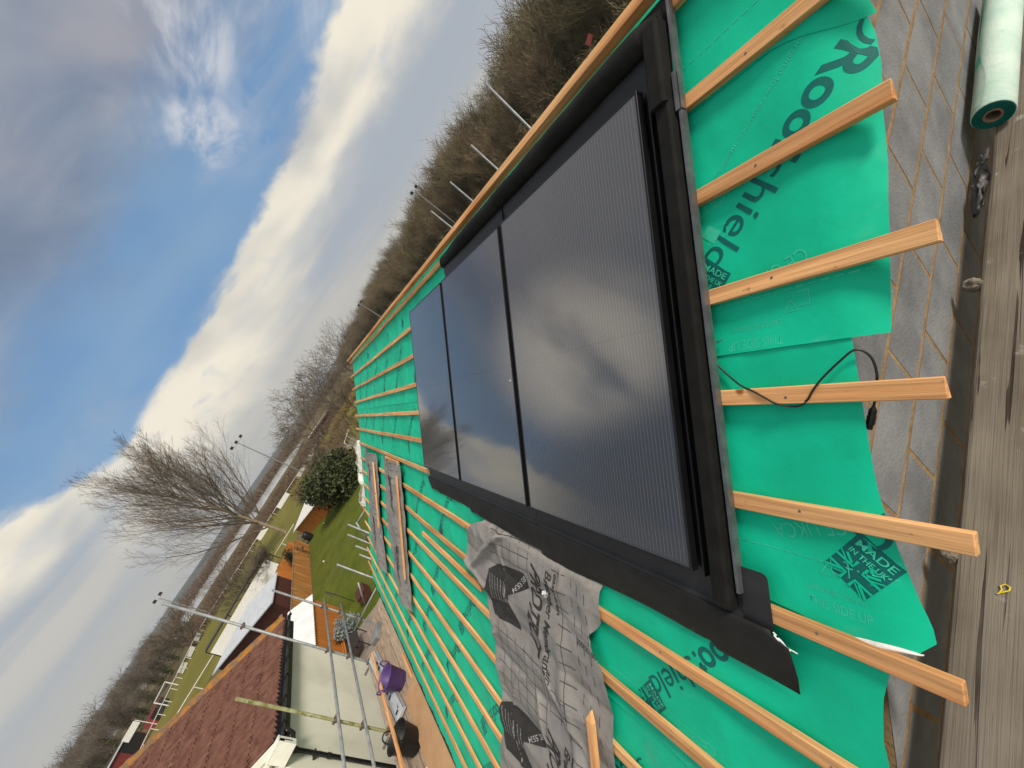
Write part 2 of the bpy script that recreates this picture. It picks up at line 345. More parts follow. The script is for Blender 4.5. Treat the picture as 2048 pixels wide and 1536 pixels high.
# ------------------------------------------------------------------ lettering as flat meshes
def text_shape(body, height=1.0, bold=0.0, shear=0.0, space=1.0):
    cu = bpy.data.curves.new('lettering', 'FONT'); cu.body = body; cu.size = 1; cu.offset = bold; cu.shear = shear
    cu.space_character = space; cu.resolution_u = 7; cu.fill_mode = 'FRONT'
    ob = bpy.data.objects.new('lettering', cu); COL.objects.link(ob)
    dg = bpy.context.evaluated_depsgraph_get(); me = bpy.data.meshes.new_from_object(ob.evaluated_get(dg))
    vs = [v.co.copy() for v in me.vertices]; fs = [tuple(p.vertices) for p in me.polygons]
    bpy.data.objects.remove(ob); bpy.data.curves.remove(cu); bpy.data.meshes.remove(me)
    if not vs: return [], [], 0
    x0 = min(v.x for v in vs); x1 = max(v.x for v in vs)
    k = height / .70
    return [((v.x - x0) * k, v.y * k) for v in vs], fs, (x1 - x0) * k
_TC = {}
def text_on(mb, body, org, d, height, place, mi, width=None, bold=0.0, shear=0.0, space=1.0, clip=None, fine=0):
    """org=(u,y) start of the baseline, d=(du,dy) reading direction; place(u,y)->point"""
    key = (body, height, bold, shear, space)
    if key not in _TC: _TC[key] = text_shape(*key)
    vs, fs, w = _TC[key]
    if not vs: return
    k = (width / w) if width else 1
    l = math.hypot(*d); dx, dy = d[0] / l, d[1] / l; ax, ay = -dy, dx
    P = [(org[0] + dx * x * k + ax * z, org[1] + dy * x * k + ay * z) for x, z in vs]
    if fine:                              # cut small so that it follows the folds
        bm = bmesh.new(); bv = [bm.verts.new((p[0], p[1], 0)) for p in P]
        for f in fs:
            try: bm.faces.new([bv[q] for q in f])
            except ValueError: pass
        bmesh.ops.triangulate(bm, faces=bm.faces[:])
        for _ in range(5):
            es = [e for e in bm.edges if e.calc_length() > fine]
            if not es: break
            bmesh.ops.subdivide_edges(bm, edges=es, cuts=1); bmesh.ops.triangulate(bm, faces=bm.faces[:])
        bm.verts.index_update(); mb.add([place(v.co.x, v.co.y) for v in bm.verts], [tuple(v.index for v in q.verts) for q in bm.faces], mi); bm.free(); return
    if clip is None or min(clip(*p) for p in P) > 0: mb.add([place(*p) for p in P], fs, mi); return
    for f in fs:                          # cut off at the edge of the sheet
        poly = [P[q] for q in f]; out = []
        for q in range(len(poly)):
            a, b = poly[q - 1], poly[q]; da, db = clip(*a), clip(*b)
            if (da > 0) != (db > 0): t = da / (da - db); out.append((a[0] + (b[0] - a[0]) * t, a[1] + (b[1] - a[1]) * t))
            if db > 0: out.append(b)
        if len(out) > 2: mb.add([place(*p) for p in out], [tuple(range(len(out)))], mi)
def poly_on(mb, pts, place, mi, step=.05):
    """a flat outline laid on a curved surface: triangulated, then cut finer so that it follows it"""
    bm = bmesh.new(); vs = [bm.verts.new((p[0], p[1], 0)) for p in pts]
    f = bm.faces.new(vs); bmesh.ops.triangulate(bm, faces=[f])
    for _ in range(6):
        es = [e for e in bm.edges if e.calc_length() > step]
        if not es: break
        bmesh.ops.subdivide_edges(bm, edges=es, cuts=1); bmesh.ops.triangulate(bm, faces=bm.faces[:])
    bm.verts.index_update()
    mb.add([place(v.co.x, v.co.y) for v in bm.verts], [tuple(v.index for v in q.verts) for q in bm.faces], mi); bm.free()
def line_on(mb, pts, w, place, mi, step=.04):
    L = []
    for a, b in zip(pts[:-1], pts[1:]):
        n = max(1, int(math.hypot(b[0] - a[0], b[1] - a[1]) / step))
        L += [(a[0] + (b[0] - a[0]) * i / n, a[1] + (b[1] - a[1]) * i / n) for i in range(n)]
    L.append(pts[-1]); V = []
    for i, p in enumerate(L):
        a, b = L[max(0, i - 1)], L[min(len(L) - 1, i + 1)]; l = math.hypot(b[0] - a[0], b[1] - a[1]) or 1
        nx, ny = -(b[1] - a[1]) / l * w / 2, (b[0] - a[0]) / l * w / 2
        V += [place(p[0] + nx, p[1] + ny), place(p[0] - nx, p[1] - ny)]
    mb.add(V, [(2 * i, 2 * i + 1, 2 * i + 3, 2 * i + 2) for i in range(len(L) - 1)], mi)

def lerp_table(t, x):
    if x >= t[0][0]: return t[0][1]
    for (a, va), (b, vb) in zip(t[:-1], t[1:]):
        if x >= b: return va + (vb - va) * (a - x) / (a - b)
    return t[-1][1]
def fbm(x, y, z=0.0, o=4): return mnoise.fractal(Vector((x, y, z)), 1.0, 2.0, o)
def sstep(a, b, x):
    t = max(0, min(1, (x - a) / (b - a))); return t * t * (3 - 2 * t)

exec_order = []
# ================================================================== OWN HOUSE
WALLY = -.475
house = thing('blockwork_house', 'grey blockwork house under repair whose green lined roof fills the foreground', 'house', (1.7, 4.5, GZ))
# gable wall: every block laid with its own face, in buff mortar
mb = MB(); mm = MB()
def gable_top(x): return (x if x < 1.68 else 3.36 - x) * math.tan(PITCH) - .145
zc = -6.0 + .012; row = 0
BH, BL = .225, .450
ZOFF = (-.130 - zc) % BH
blocks = MB()
def clip_gable(pts):
    """keep what lies under the two slopes of the gable"""
    for (px, pz, nx, nz) in ((1.68, gable_top(1.68), -SN, CS), (1.68, gable_top(1.68), SN, CS)):
        out = []
        for k in range(len(pts)):
            a, b = pts[k - 1], pts[k]; da = (a[0] - px) * nx + (a[1] - pz) * nz; db = (b[0] - px) * nx + (b[1] - pz) * nz
            if (da < 0) != (db < 0): t = da / (da - db); out.append((a[0] + (b[0] - a[0]) * t, a[1] + (b[1] - a[1]) * t))
            if db <= 0: out.append(b)
        pts = out
        if len(pts) < 3: return []
    return pts
z = zc + ZOFF - BH
while z < 1.1:
    x = -3.0 + (.225 if row % 2 else 0) - .012
    if z > -2.2:
        while x < 6.4:
            a, b = max(-2.70, x + .0095), min(6.3, x + BL - .0095)
            pts = clip_gable([(a, z + .0115), (b, z + .0115), (b, z + BH - .0115), (a, z + BH - .0115)]) if b > a else []
            if pts and max(p[0] for p in pts) - min(p[0] for p in pts) > .04:
                j = random.uniform(-.0006, .0002); nn_ = len(pts)
                blocks.add([(p[0], WALLY + j, p[1]) for p in pts] + [(p[0], WALLY + .06, p[1]) for p in pts],
                    [tuple(range(nn_)), tuple(range(2 * nn_ - 1, nn_ - 1, -1))] + [(q, (q + 1) % nn_, nn_ + (q + 1) % nn_, nn_ + q) for q in range(nn_)])
            x += BL
    z += BH; row += 1
blocks.build('gable_blocks', BLOCK, house, bevel=.0012)
mo = MB()
prof = [(-2.70, GZ), (6.3, GZ), (6.3, gable_top(6.3)), (1.68, gable_top(1.68)), (-2.70, gable_top(-2.70))]
def slab(mb, prof, y0, y1, mi=0):
    n = len(prof); mb.add([(x, y0, z) for x, z in prof] + [(x, y1, z) for x, z in prof],
        [tuple(range(n)), tuple(range(2 * n - 1, n - 1, -1))] + [(i, (i + 1) % n, n + (i + 1) % n, n + i) for i in range(n)], mi)
slab(mo, prof, WALLY + .0006, WALLY + .10)
mo.build('mortar_bed', MORTAR, house)
for a_, b_ in ((-2.70, -2.50), (6.1, 6.3)):
    w = MB(); w.box(a_, b_, -.37, 9.5, GZ, -2.20); w.build('side_wall', BLOCK, house)
w = MB(); slab(w, prof, 9.5, 9.6); w.build('far_gable_wall', BLOCK, house)
w = MB()                                   # far slope and the boarding under the membrane
w.rbox(-3.58, 2.09, -.45, 9.55, -.112, -.098)
e0, e1 = RP(2.09, 0, -.098), RP(2.09, 0, -.112)
w.hexa([(e1.x, -.45, e1.z), (6.5, -.45, -2.35), (6.5, 9.55, -2.35), (e1.x, 9.55, e1.z), (e0.x, -.45, e0.z), (6.5, -.45, -2.33), (6.5, 9.55, -2.33), (e0.x, 9.55, e0.z)])
w.build('roof_deck', INSIDE, house)
for k in range(17):                        # rafter feet at the eave
    y = -.38 + k * .6; w = MB(); w.rbox(-3.56, -3.2, y, y + .047, -.26, -.113); w.build('rafter_foot', BATTENX, house)

# ------------------------------------------------------------------ green underlay, sheet by sheet
NB = -.0835
def sheet_n(u, y):
    sag = -.009 * (.5 + .5 * math.cos(2 * math.pi * (y + .2) / .6)) + .005 * fbm(u * 1.1 + 3, y * 2.4, 1.7, 3)
    rg_ = 1 - abs(fbm(u * 1.3 + y * .9, y * 1.9 - u * .7, 4.4, 2)) * 3.2; sag += .0035 * max(0, rg_) ** 4
    rip = .0028 * math.sin(y * 2 * math.pi / .13 + 2.2 * fbm(u * .8, y * .7, 5)) * sstep(2.6, 4.2, y) + .0045 * fbm(u * .5, y * 5.0, 9.3, 2) * sstep(2.6, 4.2, y)
    droop = 0
    if y < WALLY: droop = -(WALLY - y) ** 2 * 1.8
    return NB + min(0.0035, sag + rip) + droop
FLAG = ((-.009, .081), (.082, -.005), (.014, -.083), (-.086, .006))
def flag_block(mb, cu, cy, pl, detail):
    """square printed badge: MADE IN THE UK over half a union flag, turned a quarter from the big lettering"""
    ex = Vector((-.068, -.078)).normalized(); ey = Vector((.5, -.47)).normalized(); ey = Vector((-ex.y, ex.x))
    W, H = .112, .134
    def q(x, y): p = Vector((cu, cy)) + ex * (x * W) + ey * (y * H); return (p.x, p.y)
    if not detail:
        poly_on(mb, [q(-.5, -.5), q(.5, -.5), q(.5, .5), q(-.5, .5)], pl, 1, .2); return
    poly_on(mb, [q(-.5, -.5), q(.5, -.5), q(.5, .5), q(-.5, .5)], pl, 1, .06)
    p2 = lambda u, y: pl(u, y, .0012)
    def gl(pts, w): line_on(mb, [q(*p) for p in pts], w, p2, 0, .03)
    for sx in (-1, 1):
        gl([(sx * .11, .06), (sx * .11, -.10), (sx * .5, -.10)], .0075)
        gl([(sx * .11, -.5), (sx * .11, -.31), (sx * .5, -.31)], .0075)
        gl([(sx * .17, -.06), (sx * .38, .06)], .0070); gl([(sx * .27, -.09), (sx * .5, .035)], .0040)
        gl([(sx * .22, -.33), (sx * .5, -.485)], .0070); gl([(sx * .14, -.355), (sx * .40, -.5)], .0040)
    gl([(-.11, .06), (-.03, .06)], .0001)
    o = q(-.40, .30); text_on(mb, 'MADE', o, ex, .15 * H, p2, 2, W * .82, .012)
    o = q(-.40, .11); text_on(mb, 'IN THE UK', o, ex, .115 * H, p2, 2, W * .82, .012)
RD = Vector((-.68, .733))
def light_marks(mb, u, y, pl):
    """faint pale symbols beside the lettering"""
    text_on(mb, 'CE UKCA', (u, y), (-.3, .95), .045, pl, 2, .20, -.004)
    c = [(u - .16 + .022 * math.cos(a), y + .05 + .022 * math.sin(a)) for a in [k * 2.0944 for k in range(4)]]
    line_on(mb, c, .0035, pl, 2); line_on(mb, [(u - .12, y + .0), (u - .16, y + .0), (u - .16, y + .04), (u - .12, y + .04), (u - .12, y)], .003, pl, 2)
SHEETS = [  # lower edge u, upper end u, label
    (1.60, 2.10, 'green roof membrane sheet just under the ridge, above the solar panels'),
    (.75, 1.77, 'green roof membrane sheet with the large lettering beside the nearest solar panel'),
    (-.03, .92, 'green roof membrane sheet with a lifted white corner over the block wall'),
    (-.87, .14, 'green roof membrane sheet just below the black flashing apron'),
    (-1.73, -.70, 'green roof membrane sheet crossing under the middle of the draped grey membrane'),
    (-2.49, -1.56, 'green roof membrane sheet two laps above the eave'),
    (-3.18, -2.32, 'green roof membrane sheet one lap above the eave'),
    (-3.66, -3.02, 'lowest green roof membrane strip along the eave by the scaffold deck')]
REDGE = [[(2.1, -.60), (1.6, -.61), (1.5, -.635)], [(1.8, -.58), (1.56, -.606), (1.48, -.622), (1.40, -.624), (1.30, -.618), (1.152, -.614), (1.008, -.603), (.826, -.590), (.75, -.584)],
         [(.92, -.5), (.749, -.512), (.612, -.515), (.509, -.517), (.382, -.521), (.32, -.527), (.235, -.541), (.165, -.556), (.096, -.57), (.047, -.583), (.013, -.589), (-.012, -.588), (-.024, -.580), (-.033, -.562)],
         [(.14, -.51), (-.088, -.505), (-.19, -.479), (-.299, -.468), (-.365, -.475), (-.87, -.50)], [(-.7, -.5), (-1.73, -.5)], [(-1.5, -.5), (-2.5, -.5)], [(-2.3, -.5), (-3.2, -.5)], [(-3, -.5), (-3.7, -.5)]]
for i, (ue, ut, lab) in enumerate(SHEETS):
    mb = MB(); lift = .0008 * (len(SHEETS) - 1 - i)
    ye = 9.62 + .05 * math.sin(i * 2.1)
    def low(y, ue=ue, i=i):
        if i == 0: return ue - .07 * sstep(-.40, -.62, y) * 1.0 + .004 * math.sin(y * 3)
        if i == 2: return -lerp_table([(0, .030), (-.30, .045), (-.374, .066), (-.421, .066), (-.476, .056), (-.529, .042), (-.562, .035), (-.580, .024), (-.589, .0)], y)
        if i == 7: return ue + .03 * fbm(y * 1.3, 2.2) + (-.10 * sstep(8.4, 9.6, y) if y > 8 else 0)
        return ue + .005 * math.sin(y * 2.3 + i)
    def pl(u, y, d=.0, lift=lift, ue=ue):
        edge = .004 * math.exp(-abs(u - ue) / .03)
        return RP(u, y, sheet_n(u, y) + lift + edge + d + .0009)
    if i == 7:
        def pl(u, y, d=.0, lift=lift):
            dr = -max(0, -3.45 - u) ** 2 * 2.2 * (1 + .7 * fbm(y * 1.5, 7.7))
            return RP(u, y, sheet_n(u, y) + lift + d + .0009 + dr)
    ny = 330; nu = max(6, int((ut - ue) / .04))
    def gp(a, b, i=i, ut=ut, ye=ye):
        yr = None
        bb = b ** 1.25 if True else b
        u = ut + ((0 if i == 2 else low(-.5)) - ut) * a
        for _ in range(4):
            y = lerp_table(REDGE[i], u); y = y + (ye + .03 * math.sin(u * 4) - y) * bb; u = ut + (low(y) - ut) * a
        return pl(u, y, -.0009)
    mb.grid(nu, ny, gp, 0)
    # printing, repeated every metre as it comes off the roll
    if i < 7:
        fu, fy0 = {0: (1.78, .20), 1: (1.0, -.13), 2: (.148, -.470), 3: (-.71, .37), 4: (-1.60, -.02), 5: (-2.33, -.40), 6: (-3.02, -.12)}[i]
        for k in range(-1, 11):
            fy = fy0 + k
            ylim = lerp_table(REDGE[i], fu)
            near = fy < 3.2
            if fy > 9.4: continue
            if fy > ylim + .03: flag_block(mb, fu, fy, pl, near)
            if i == 0: continue
            o = (fu + .502, fy - .436)
            ck = lambda u, y, i=i, ye=ye: min(y - lerp_table(REDGE[i], u) - .001, ye - .05 - y)
            text_on(mb, 'Roof', o, RD, .096, pl, 1, .264, .022, clip=ck)
            e = (o[0] + RD.x * .270, o[1] + RD.y * .270)
            text_on(mb, 'shield', e, RD, .096, pl, 1, .335, .004, clip=ck)
            if near: text_on(mb, '®', (o[0] + RD.x * .612 - .05, o[1] + RD.y * .612 - .05), RD, .028, pl, 1, clip=ck)
            cc = (o[0] - RD.x * .055 - .04, o[1] - RD.y * .055 - .04)
            ring = [(cc[0] + .05 * math.cos(a), cc[1] + .05 * math.sin(a)) for a in [k2 * .3 + .4 for k2 in range(17)]]
            ring = [p for p in ring if ck(*p) > .004]
            if len(ring) > 3: line_on(mb, ring, .010, pl, 1, .05)
            if near and fy > -.2:
                light_marks(mb, fu + .02, fy - .30, pl)
                text_on(mb, 'THIS SIDE UP', (ue + .04, fy - .62 + .40), (0, 1), .03, pl, 2, .17)
                text_on(mb, 'LAP LINE 150mm', (ue + .085, fy - .62 + .40), (0, 1), .018, pl, 2, .15)
        if i == 2:
            light_marks(mb, .27, -.44, pl); text_on(mb, 'THIS SIDE UP', (.0, -.33), (0, -1), .026, pl, 2, .15); text_on(mb, 'LAP LINE 150mm', (.045, -.33), (0, -1), .016, pl, 2, .14)
        if i == 1:
            light_marks(mb, 1.30, -.22, pl)
            poly_on(mb, [(1.20, -.16), (1.16, -.20), (1.13, -.17), (1.17, -.13)], pl, 2, .1)
            text_on(mb, 'the original low resistance membrane', (1.60, -.52), (-.62, .78), .018, pl, 2, .42, -.003)
        yy = lerp_table(REDGE[i], ue + .16) + .02         # dashed lap line
        while yy < 5.5:
            line_on(mb, [(ue + .165, yy), (ue + .165, yy + .022)], .0035, pl, 2); yy += .031
    o = mb.build('roof_underlay', [GREEN, GREENP, GREENL], smooth=True, fix=False, base=RP(ue, 4.5, NB))
    for p in o.data.polygons:
        pass
    tag(o, lab, 'membrane', 'green membrane sheets on the roof')
    if i == 2:                            # the loose corner folded back, white side showing
        fm = MB()
        def fold(a, b):
            y = -.362 - .205 * a
            wd = .021 * math.sin(math.pi * (a * .97 + .015)) ** .8
            u = low(y) - .003 + wd * b
            return RP(u, y, sheet_n(u, y) + lift + .003 + .006 * math.sin(math.pi * b))
        fm.grid(30, 8, fold); fm.build('folded_edge', WHITEU, o, smooth=True, fix=False)
    if i in (3, 4):                       # far verge curled up, white side out
        fm = MB()
        def curl(a, b, i=i, ue=ue, ut=ut):
            u = ue + .05 + (ut - ue - .2) * a
            wv = .10 + .16 * (fbm(u * 2.2, 3.3) + .4) * (1.4 if i == 4 else .5)
            y = 9.60 + max(.05, wv) * math.sin(b * 2.6); n = NB + .012 + .11 * b * (1 + fbm(u * 3, 8.1)) 
            return RP(u, y, n)
        fm.grid(40, 8, curl); fm.build('curled_edge', WHITEU, o, smooth=True, fix=False)

# ------------------------------------------------------------------ battens
def batten(u, y0, y1, lab, n0=-.0805, w=.050, h=.025, tilt=0.0, group='softwood battens nailed across the roof'):
    mb = MB(); seg = max(2, int((y1 - y0) / .45)); rows = []
    for k in range(seg + 1):
        y = y0 + (y1 - y0) * k / seg
        du = .006 * fbm(y * .5, u * 3.1, 2) + tilt * (y - y0); dn = .0018 * fbm(y * .7, u * 2.3, 6)
        rows.append([RP(u + du + a * w / 2, y + (.006 * b if k in (0, seg) else 0), n0 + dn + c * h) for a, b, c in ((-1, 0, 0), (1, random.uniform(-1, 1), 0), (1, 0, 1), (-1, 0, 1))])
    mb.sweep([0, 1, 2, 3], [(lambda q, r=r: r[q]) for r in rows] if False else [], 0)
    k0 = len(mb.v)
    for r in rows: mb.v += [tuple(p) for p in r]
    for a in range(seg):
        for j in range(4):
            j2 = (j + 1) % 4; mb.f.append((k0 + a * 4 + j, k0 + a * 4 + j2, k0 + a * 4 + 4 + j2, k0 + a * 4 + 4 + j)); mb.m.append(0)
    mb.f.append((k0 + 3, k0 + 2, k0 + 1, k0)); e = k0 + seg * 4; mb.f.append((e, e + 1, e + 2, e + 3)); mb.m += [0, 0]
    for k in range(19):                    # nail heads over the rafters
        y = -.356 + k * .6 + random.uniform(-.01, .01)
        if y0 + .05 < y < min(y1, 6) and h < .04:
            uu = u + tilt * (y - y0) + random.uniform(-.008, .008); dn = .0018 * fbm(y * .7, u * 2.3, 6)
            mb.add([RP(uu + .0042 * math.cos(q * 1.047), y + .0042 * math.sin(q * 1.047), n0 + dn + h + .0009) for q in range(6)], [(0, 1, 2, 3, 4, 5)], 1)
    o = mb.build('roof_batten', [BATTEN, EDGEM], bevel=.0022)
    return tag(o, lab, 'batten', group)
BT = [(1.63, -.70, 'topmost of the wooden battens that stick out over the block wall'),
      (1.295, -.655, 'wooden batten crossing the large dark lettering right of the nearest panel'),
      (.950, -.695, 'red-ended wooden batten just below the large lettering and printed badge'),
      (.610, -.675, 'wooden batten over which the thin black solar cable loops'),
      (.272, -.685, 'wooden batten just above the printed flag badge near the white folded corner'),
      (-.075, -.637, 'reddish wooden batten coming out beneath the corner of the black apron'),
      (-.440, -.62, 'first full wooden batten below the black flashing apron'),
      (-.765, -.60, 'second full wooden batten below the black flashing apron'),
      (-1.105, -.60, 'wooden batten emerging beside the pointed loose batten on the grey membrane'),
      (-1.450, -.58, 'sixth wooden batten up from the eave, under the grey sheet'),
      (-1.790, -.60, 'fifth wooden batten up from the eave, under the grey sheet'),
      (-2.125, -.59, 'fourth wooden batten up from the eave'),
      (-2.470, -.60, 'third wooden batten up from the eave'),
      (-2.825, -.60, 'second wooden batten up from the eave'),
      (-3.185, -.58, 'lowest wooden batten, beside the scaffold deck')]
for k, (u, y0, lab) in enumerate(BT):
    batten(u, y0, 9.98 + .22 * math.sin(k * 1.9 + 1), lab)
batten(-.922, 2.25, 4.10, 'short spare batten lying loose between two rows beyond the grey membrane', n0=-.078)
batten(1.985, -.62, 10.05, 'wooden batten along the far ridge beyond the top flashing', n0=-.074)
batten(2.065, -.55, 10.25, 'long wooden ridge batten along the very top of the roof', n0=-.052, w=.045, h=.05)
# loose lengths laid up the slope on the grey membranes
def slope_batten(u0, y0, u1, y1, n0, n1, lab, point=False, name='loose_batten'):
    mb = MB(); w, h = .048, .025
    a, b = Vector((u0, y0)), Vector((u1, y1)); d = (b - a).normalized(); s = Vector((-d.y, d.x)) * w / 2
    P = []
    for p, n in ((a, n0), (b, n1)):
        for sg, c in ((-1, 0), (1, 0), (1, 1), (-1, 1)):
            q = p + s * sg; P.append(RP(q.x, q.y, n + c * h))
    if point:
        tip = a - d * .055; P += [RP(tip.x + s.x * .3, tip.y + s.y * .3, n0), RP(tip.x + s.x * .3, tip.y + s.y * .3, n0 + .012)]
        mb.add(P, [(0, 4, 5, 1), (1, 5, 6, 2), (2, 6, 7, 3), (3, 7, 4, 0), (4, 7, 6, 5), (0, 1, 8), (1, 2, 9, 8), (2, 3, 9), (3, 0, 8, 9)])
    else:
        mb.add(P, [(0, 4, 5, 1), (1, 5, 6, 2), (2, 6, 7, 3), (3, 7, 4, 0), (4, 7, 6, 5), (0, 1, 2, 3)])
    o = mb.build(name, BATTENX); return tag(o, lab, 'batten', 'loose battens weighing down the grey membranes')
slope_batten(-1.025, .755, -2.55, .775, -.028, -.028, 'loose batten with a snapped pointed end lying up the near grey membrane', True)

# ------------------------------------------------------------------ solar panels
PW, PH, PG = 1.134, 1.768, .042
for k, lab in enumerate(('nearest black solar panel with fine silver wires, at the gable end', 'middle black solar panel of the row of three',
                         'farthest black solar panel of the row, mirroring the bare tree')):
    y0 = k * (PW + PG); y1 = y0 + PW
    p = thing('solar_module', lab, 'solar panel', tuple(RP(0, (y0 + y1) / 2, -.035)), 'solar panels in a row on the roof')
    f = MB(); b = .011
    f.rbox(0, b, y0, y1, -.035, 0); f.rbox(PH - b, PH, y0, y1, -.035, 0); f.rbox(b, PH - b, y0, y0 + b, -.035, 0); f.rbox(b, PH - b, y1 - b, y1, -.035, 0)
    f.build('frame', FRAME, p, bevel=.0012)
    g = MB(); g.rbox(b, PH - b, y0 + b, y1 - b, -.008, -.0015)
    go = g.build('glass', GLASS, p)
    uvl = go.data.uv_layers.new(name='UVMap')
    for lp in go.data.loops:
        c = Vector(go.data.vertices[lp.vertex_index].co) + Vector(p['_o'])
        uvl.data[lp.index].uv = (c.y - y0, c.x * CS + c.z * SN)
    ty = MB(); ty.rbox(.0, PH, y0 - (.0 if k == 0 else .02), y1 + (.0 if k == 2 else .0215), -.0500, -.0465); ty.build('mounting_tray', FRAME, p)
    bk = MB(); bk.rbox(.03, PH - .03, y0 + .03, y1 - .03, -.036, -.012); bk.build('backsheet', FRAME, p)
    if k == 1:
        dp = MB()
        for a in range(5): dp.obox(RP(.79 + random.uniform(-.004, .004), y0 + .045 + random.uniform(-.004, .004), -.001), *(Vector(v) * .003 for v in (RP(1, 0), (0, 1, 0), RP(0, 0, 1) * .5)))
        tag(dp.build('bird_dropping', SCRAPW), 'tiny white fleck on the middle solar panel next to the gap', 'fleck')
# near side flashing
sf = thing('side_flashing', 'black side flashing along the gable edge of the solar panels', 'flashing', tuple(RP(.9, -.07, -.06)))
def path(us): return [(lambda y, n, u=u: RP(u, y, n)) for u in us]
m = MB(); prof = [(-.002, -.046), (-.029, -.047), (-.030, -.020), (-.0345, -.020), (-.036, -.047), (-.056, -.047), (-.058, -.052), (-.002, -.052)]
m.sweep(prof, path((-.012, 1.79)), 0, True); m.build('gutter_channel', FRAME, sf)
m = MB(); prof = [(-.056, -.046), (-.061, -.014), (-.068, -.006), (-.116, -.004), (-.124, -.010), (-.130, -.046)]
m.sweep(prof, path((-.088, -.080, .3, .8, 1.3, 1.648)), 0, True); m.build('foam_strip', RUBBER, sf, bevel=.002)
m = MB(); prof = [(-.045, -.046), (-.050, .000), (-.060, .010), (-.110, .012), (-.121, .004), (-.128, -.046)]
m.sweep(prof, path((1.640, 1.70, 1.80, 1.90, 1.935)), 0, True); m.build('foam_strip', RUBBER, sf, bevel=.003)
m = MB(); prof = [(-.130, -.050), (-.130, -.046), (-.139, -.046), (-.1400, -.030), (-.1515, -.030), (-.153, -.056)]
m.sweep(prof, path((-.03, 2.03)), 0, True); m.build('drip_edge', EDGEM, sf)
m = MB(); m.rbox(1.60, 1.735, -.150, -.133, -.0295, -.024); m.rbox(1.60, 1.735, -.1555, -.1545, -.05, -.026); m.build('fixing_clip', EDGEM, sf)
m = MB(); m.rbox(1.90, 2.03, -.150, .02, -.052, -.0485); m.build('top_corner_plate', TRAY, sf)
m = MB(); m.tube([RP(-.02 - .06 * math.sin(a), -.139 - .004 * math.cos(a), -.036 - .01 * a) for a in (0, .4, .8, 1.2, 1.57)], .003, 6); m.build('edge_bead', FRAME, sf)
# apron, three lengths
AP = [(-.232, 1.150, 'near length of black bottom apron with a rounded corner plate'), (1.158, 2.318, 'middle length of black bottom apron under the middle panel'), (2.326, 3.482, 'far length of black bottom apron under the farthest panel')]
for k, (y0, y1, lab) in enumerate(AP):
    ap = thing('apron_flashing', lab, 'flashing', tuple(RP(-.1, (y0 + y1) / 2, -.07)), 'black apron flashings under the solar panels')
    m = MB(); dz = -.002 * k
    prof = [(.004, -.047), (-.045, -.050), (-.098, -.0515), (-.116, -.043), (-.124, -.050), (-.124, -.053), (-.115, -.046), (-.097, -.0545), (.004, -.050)]
    ys = [y0 + (y1 - y0) * q / 14 for q in range(15)]
    ya = max(y0, -.142)
    ys = [ya + (y1 - ya) * q / 14 for q in range(15)]
    m.sweep(prof, [(lambda u, n, y=y: RP(u, y, n + dz + .0012 * fbm(y * 2, 3.3))) for y in ys], 0, True)
    m.build('metal_upstand', TRAY, ap)
    if k == 0:
        c = MB(); pts = [(-.122, -.1425), (.056, -.1425)] + [(.056 - .018 + .018 * math.cos(a), -.214 - .018 * math.sin(a) - .003) for a in (0, .5, 1.0, 1.57)] + [(-.122, -.235)]
        top = [RP(u, y, -.0485 - .02 * max(0, -.19 - y)) for u, y in pts]; bot = [RP(u, y, -.051 - .02 * max(0, -.19 - y)) for u, y in pts]; n = len(pts)
        c.add(top + bot, [tuple(range(n)), tuple(range(2 * n - 1, n - 1, -1))] + [(i, (i + 1) % n, n + (i + 1) % n, n + i) for i in range(n)])
        c.build('corner_plate', TRAY, ap)
    s = MB(); ye0 = y0 - (.045 if k == 0 else .006)
    def sk(a, b, y0=y0, y1=y1, k=k, ye0=ye0):
        yy = y1 - (y1 - y0) * b if True else 0
        y = (y1 + .004) + ((ye0 if a > .1 else y0) - (y1 + .004)) * b
        if k == 0: y -= .0 + .012 * math.sin(a * 3) * (b > .98)
        u0, u1 = -.110, -.272 - .028 * sstep(.2, 1.0, y) * (1 if k == 0 else .3) + .013 * fbm(y * 3.1, 4.4 + k, 0, 3) * (1.0 if y > 1.0 else .25) - .018 * (y < 0)
        if k == 2: u1 += .02
        u = u0 + (u1 - u0) * a
        n = -.0405 - .034 * a ** 1.2 + .010 * fbm(y * 2.4, u * 6, 2 + k) * (a > .05) + .006 * math.sin(a * math.pi)
        return RP(u, y, max(n, -.0765) + .0015 * (2 - k))
    s.grid(12, 70, sk); ob = s.build('flexible_skirt', SKIRT, ap, smooth=True, fix=False)
    md = ob.modifiers.new('thick', 'SOLIDIFY'); md.thickness = .003; md.offset = -1
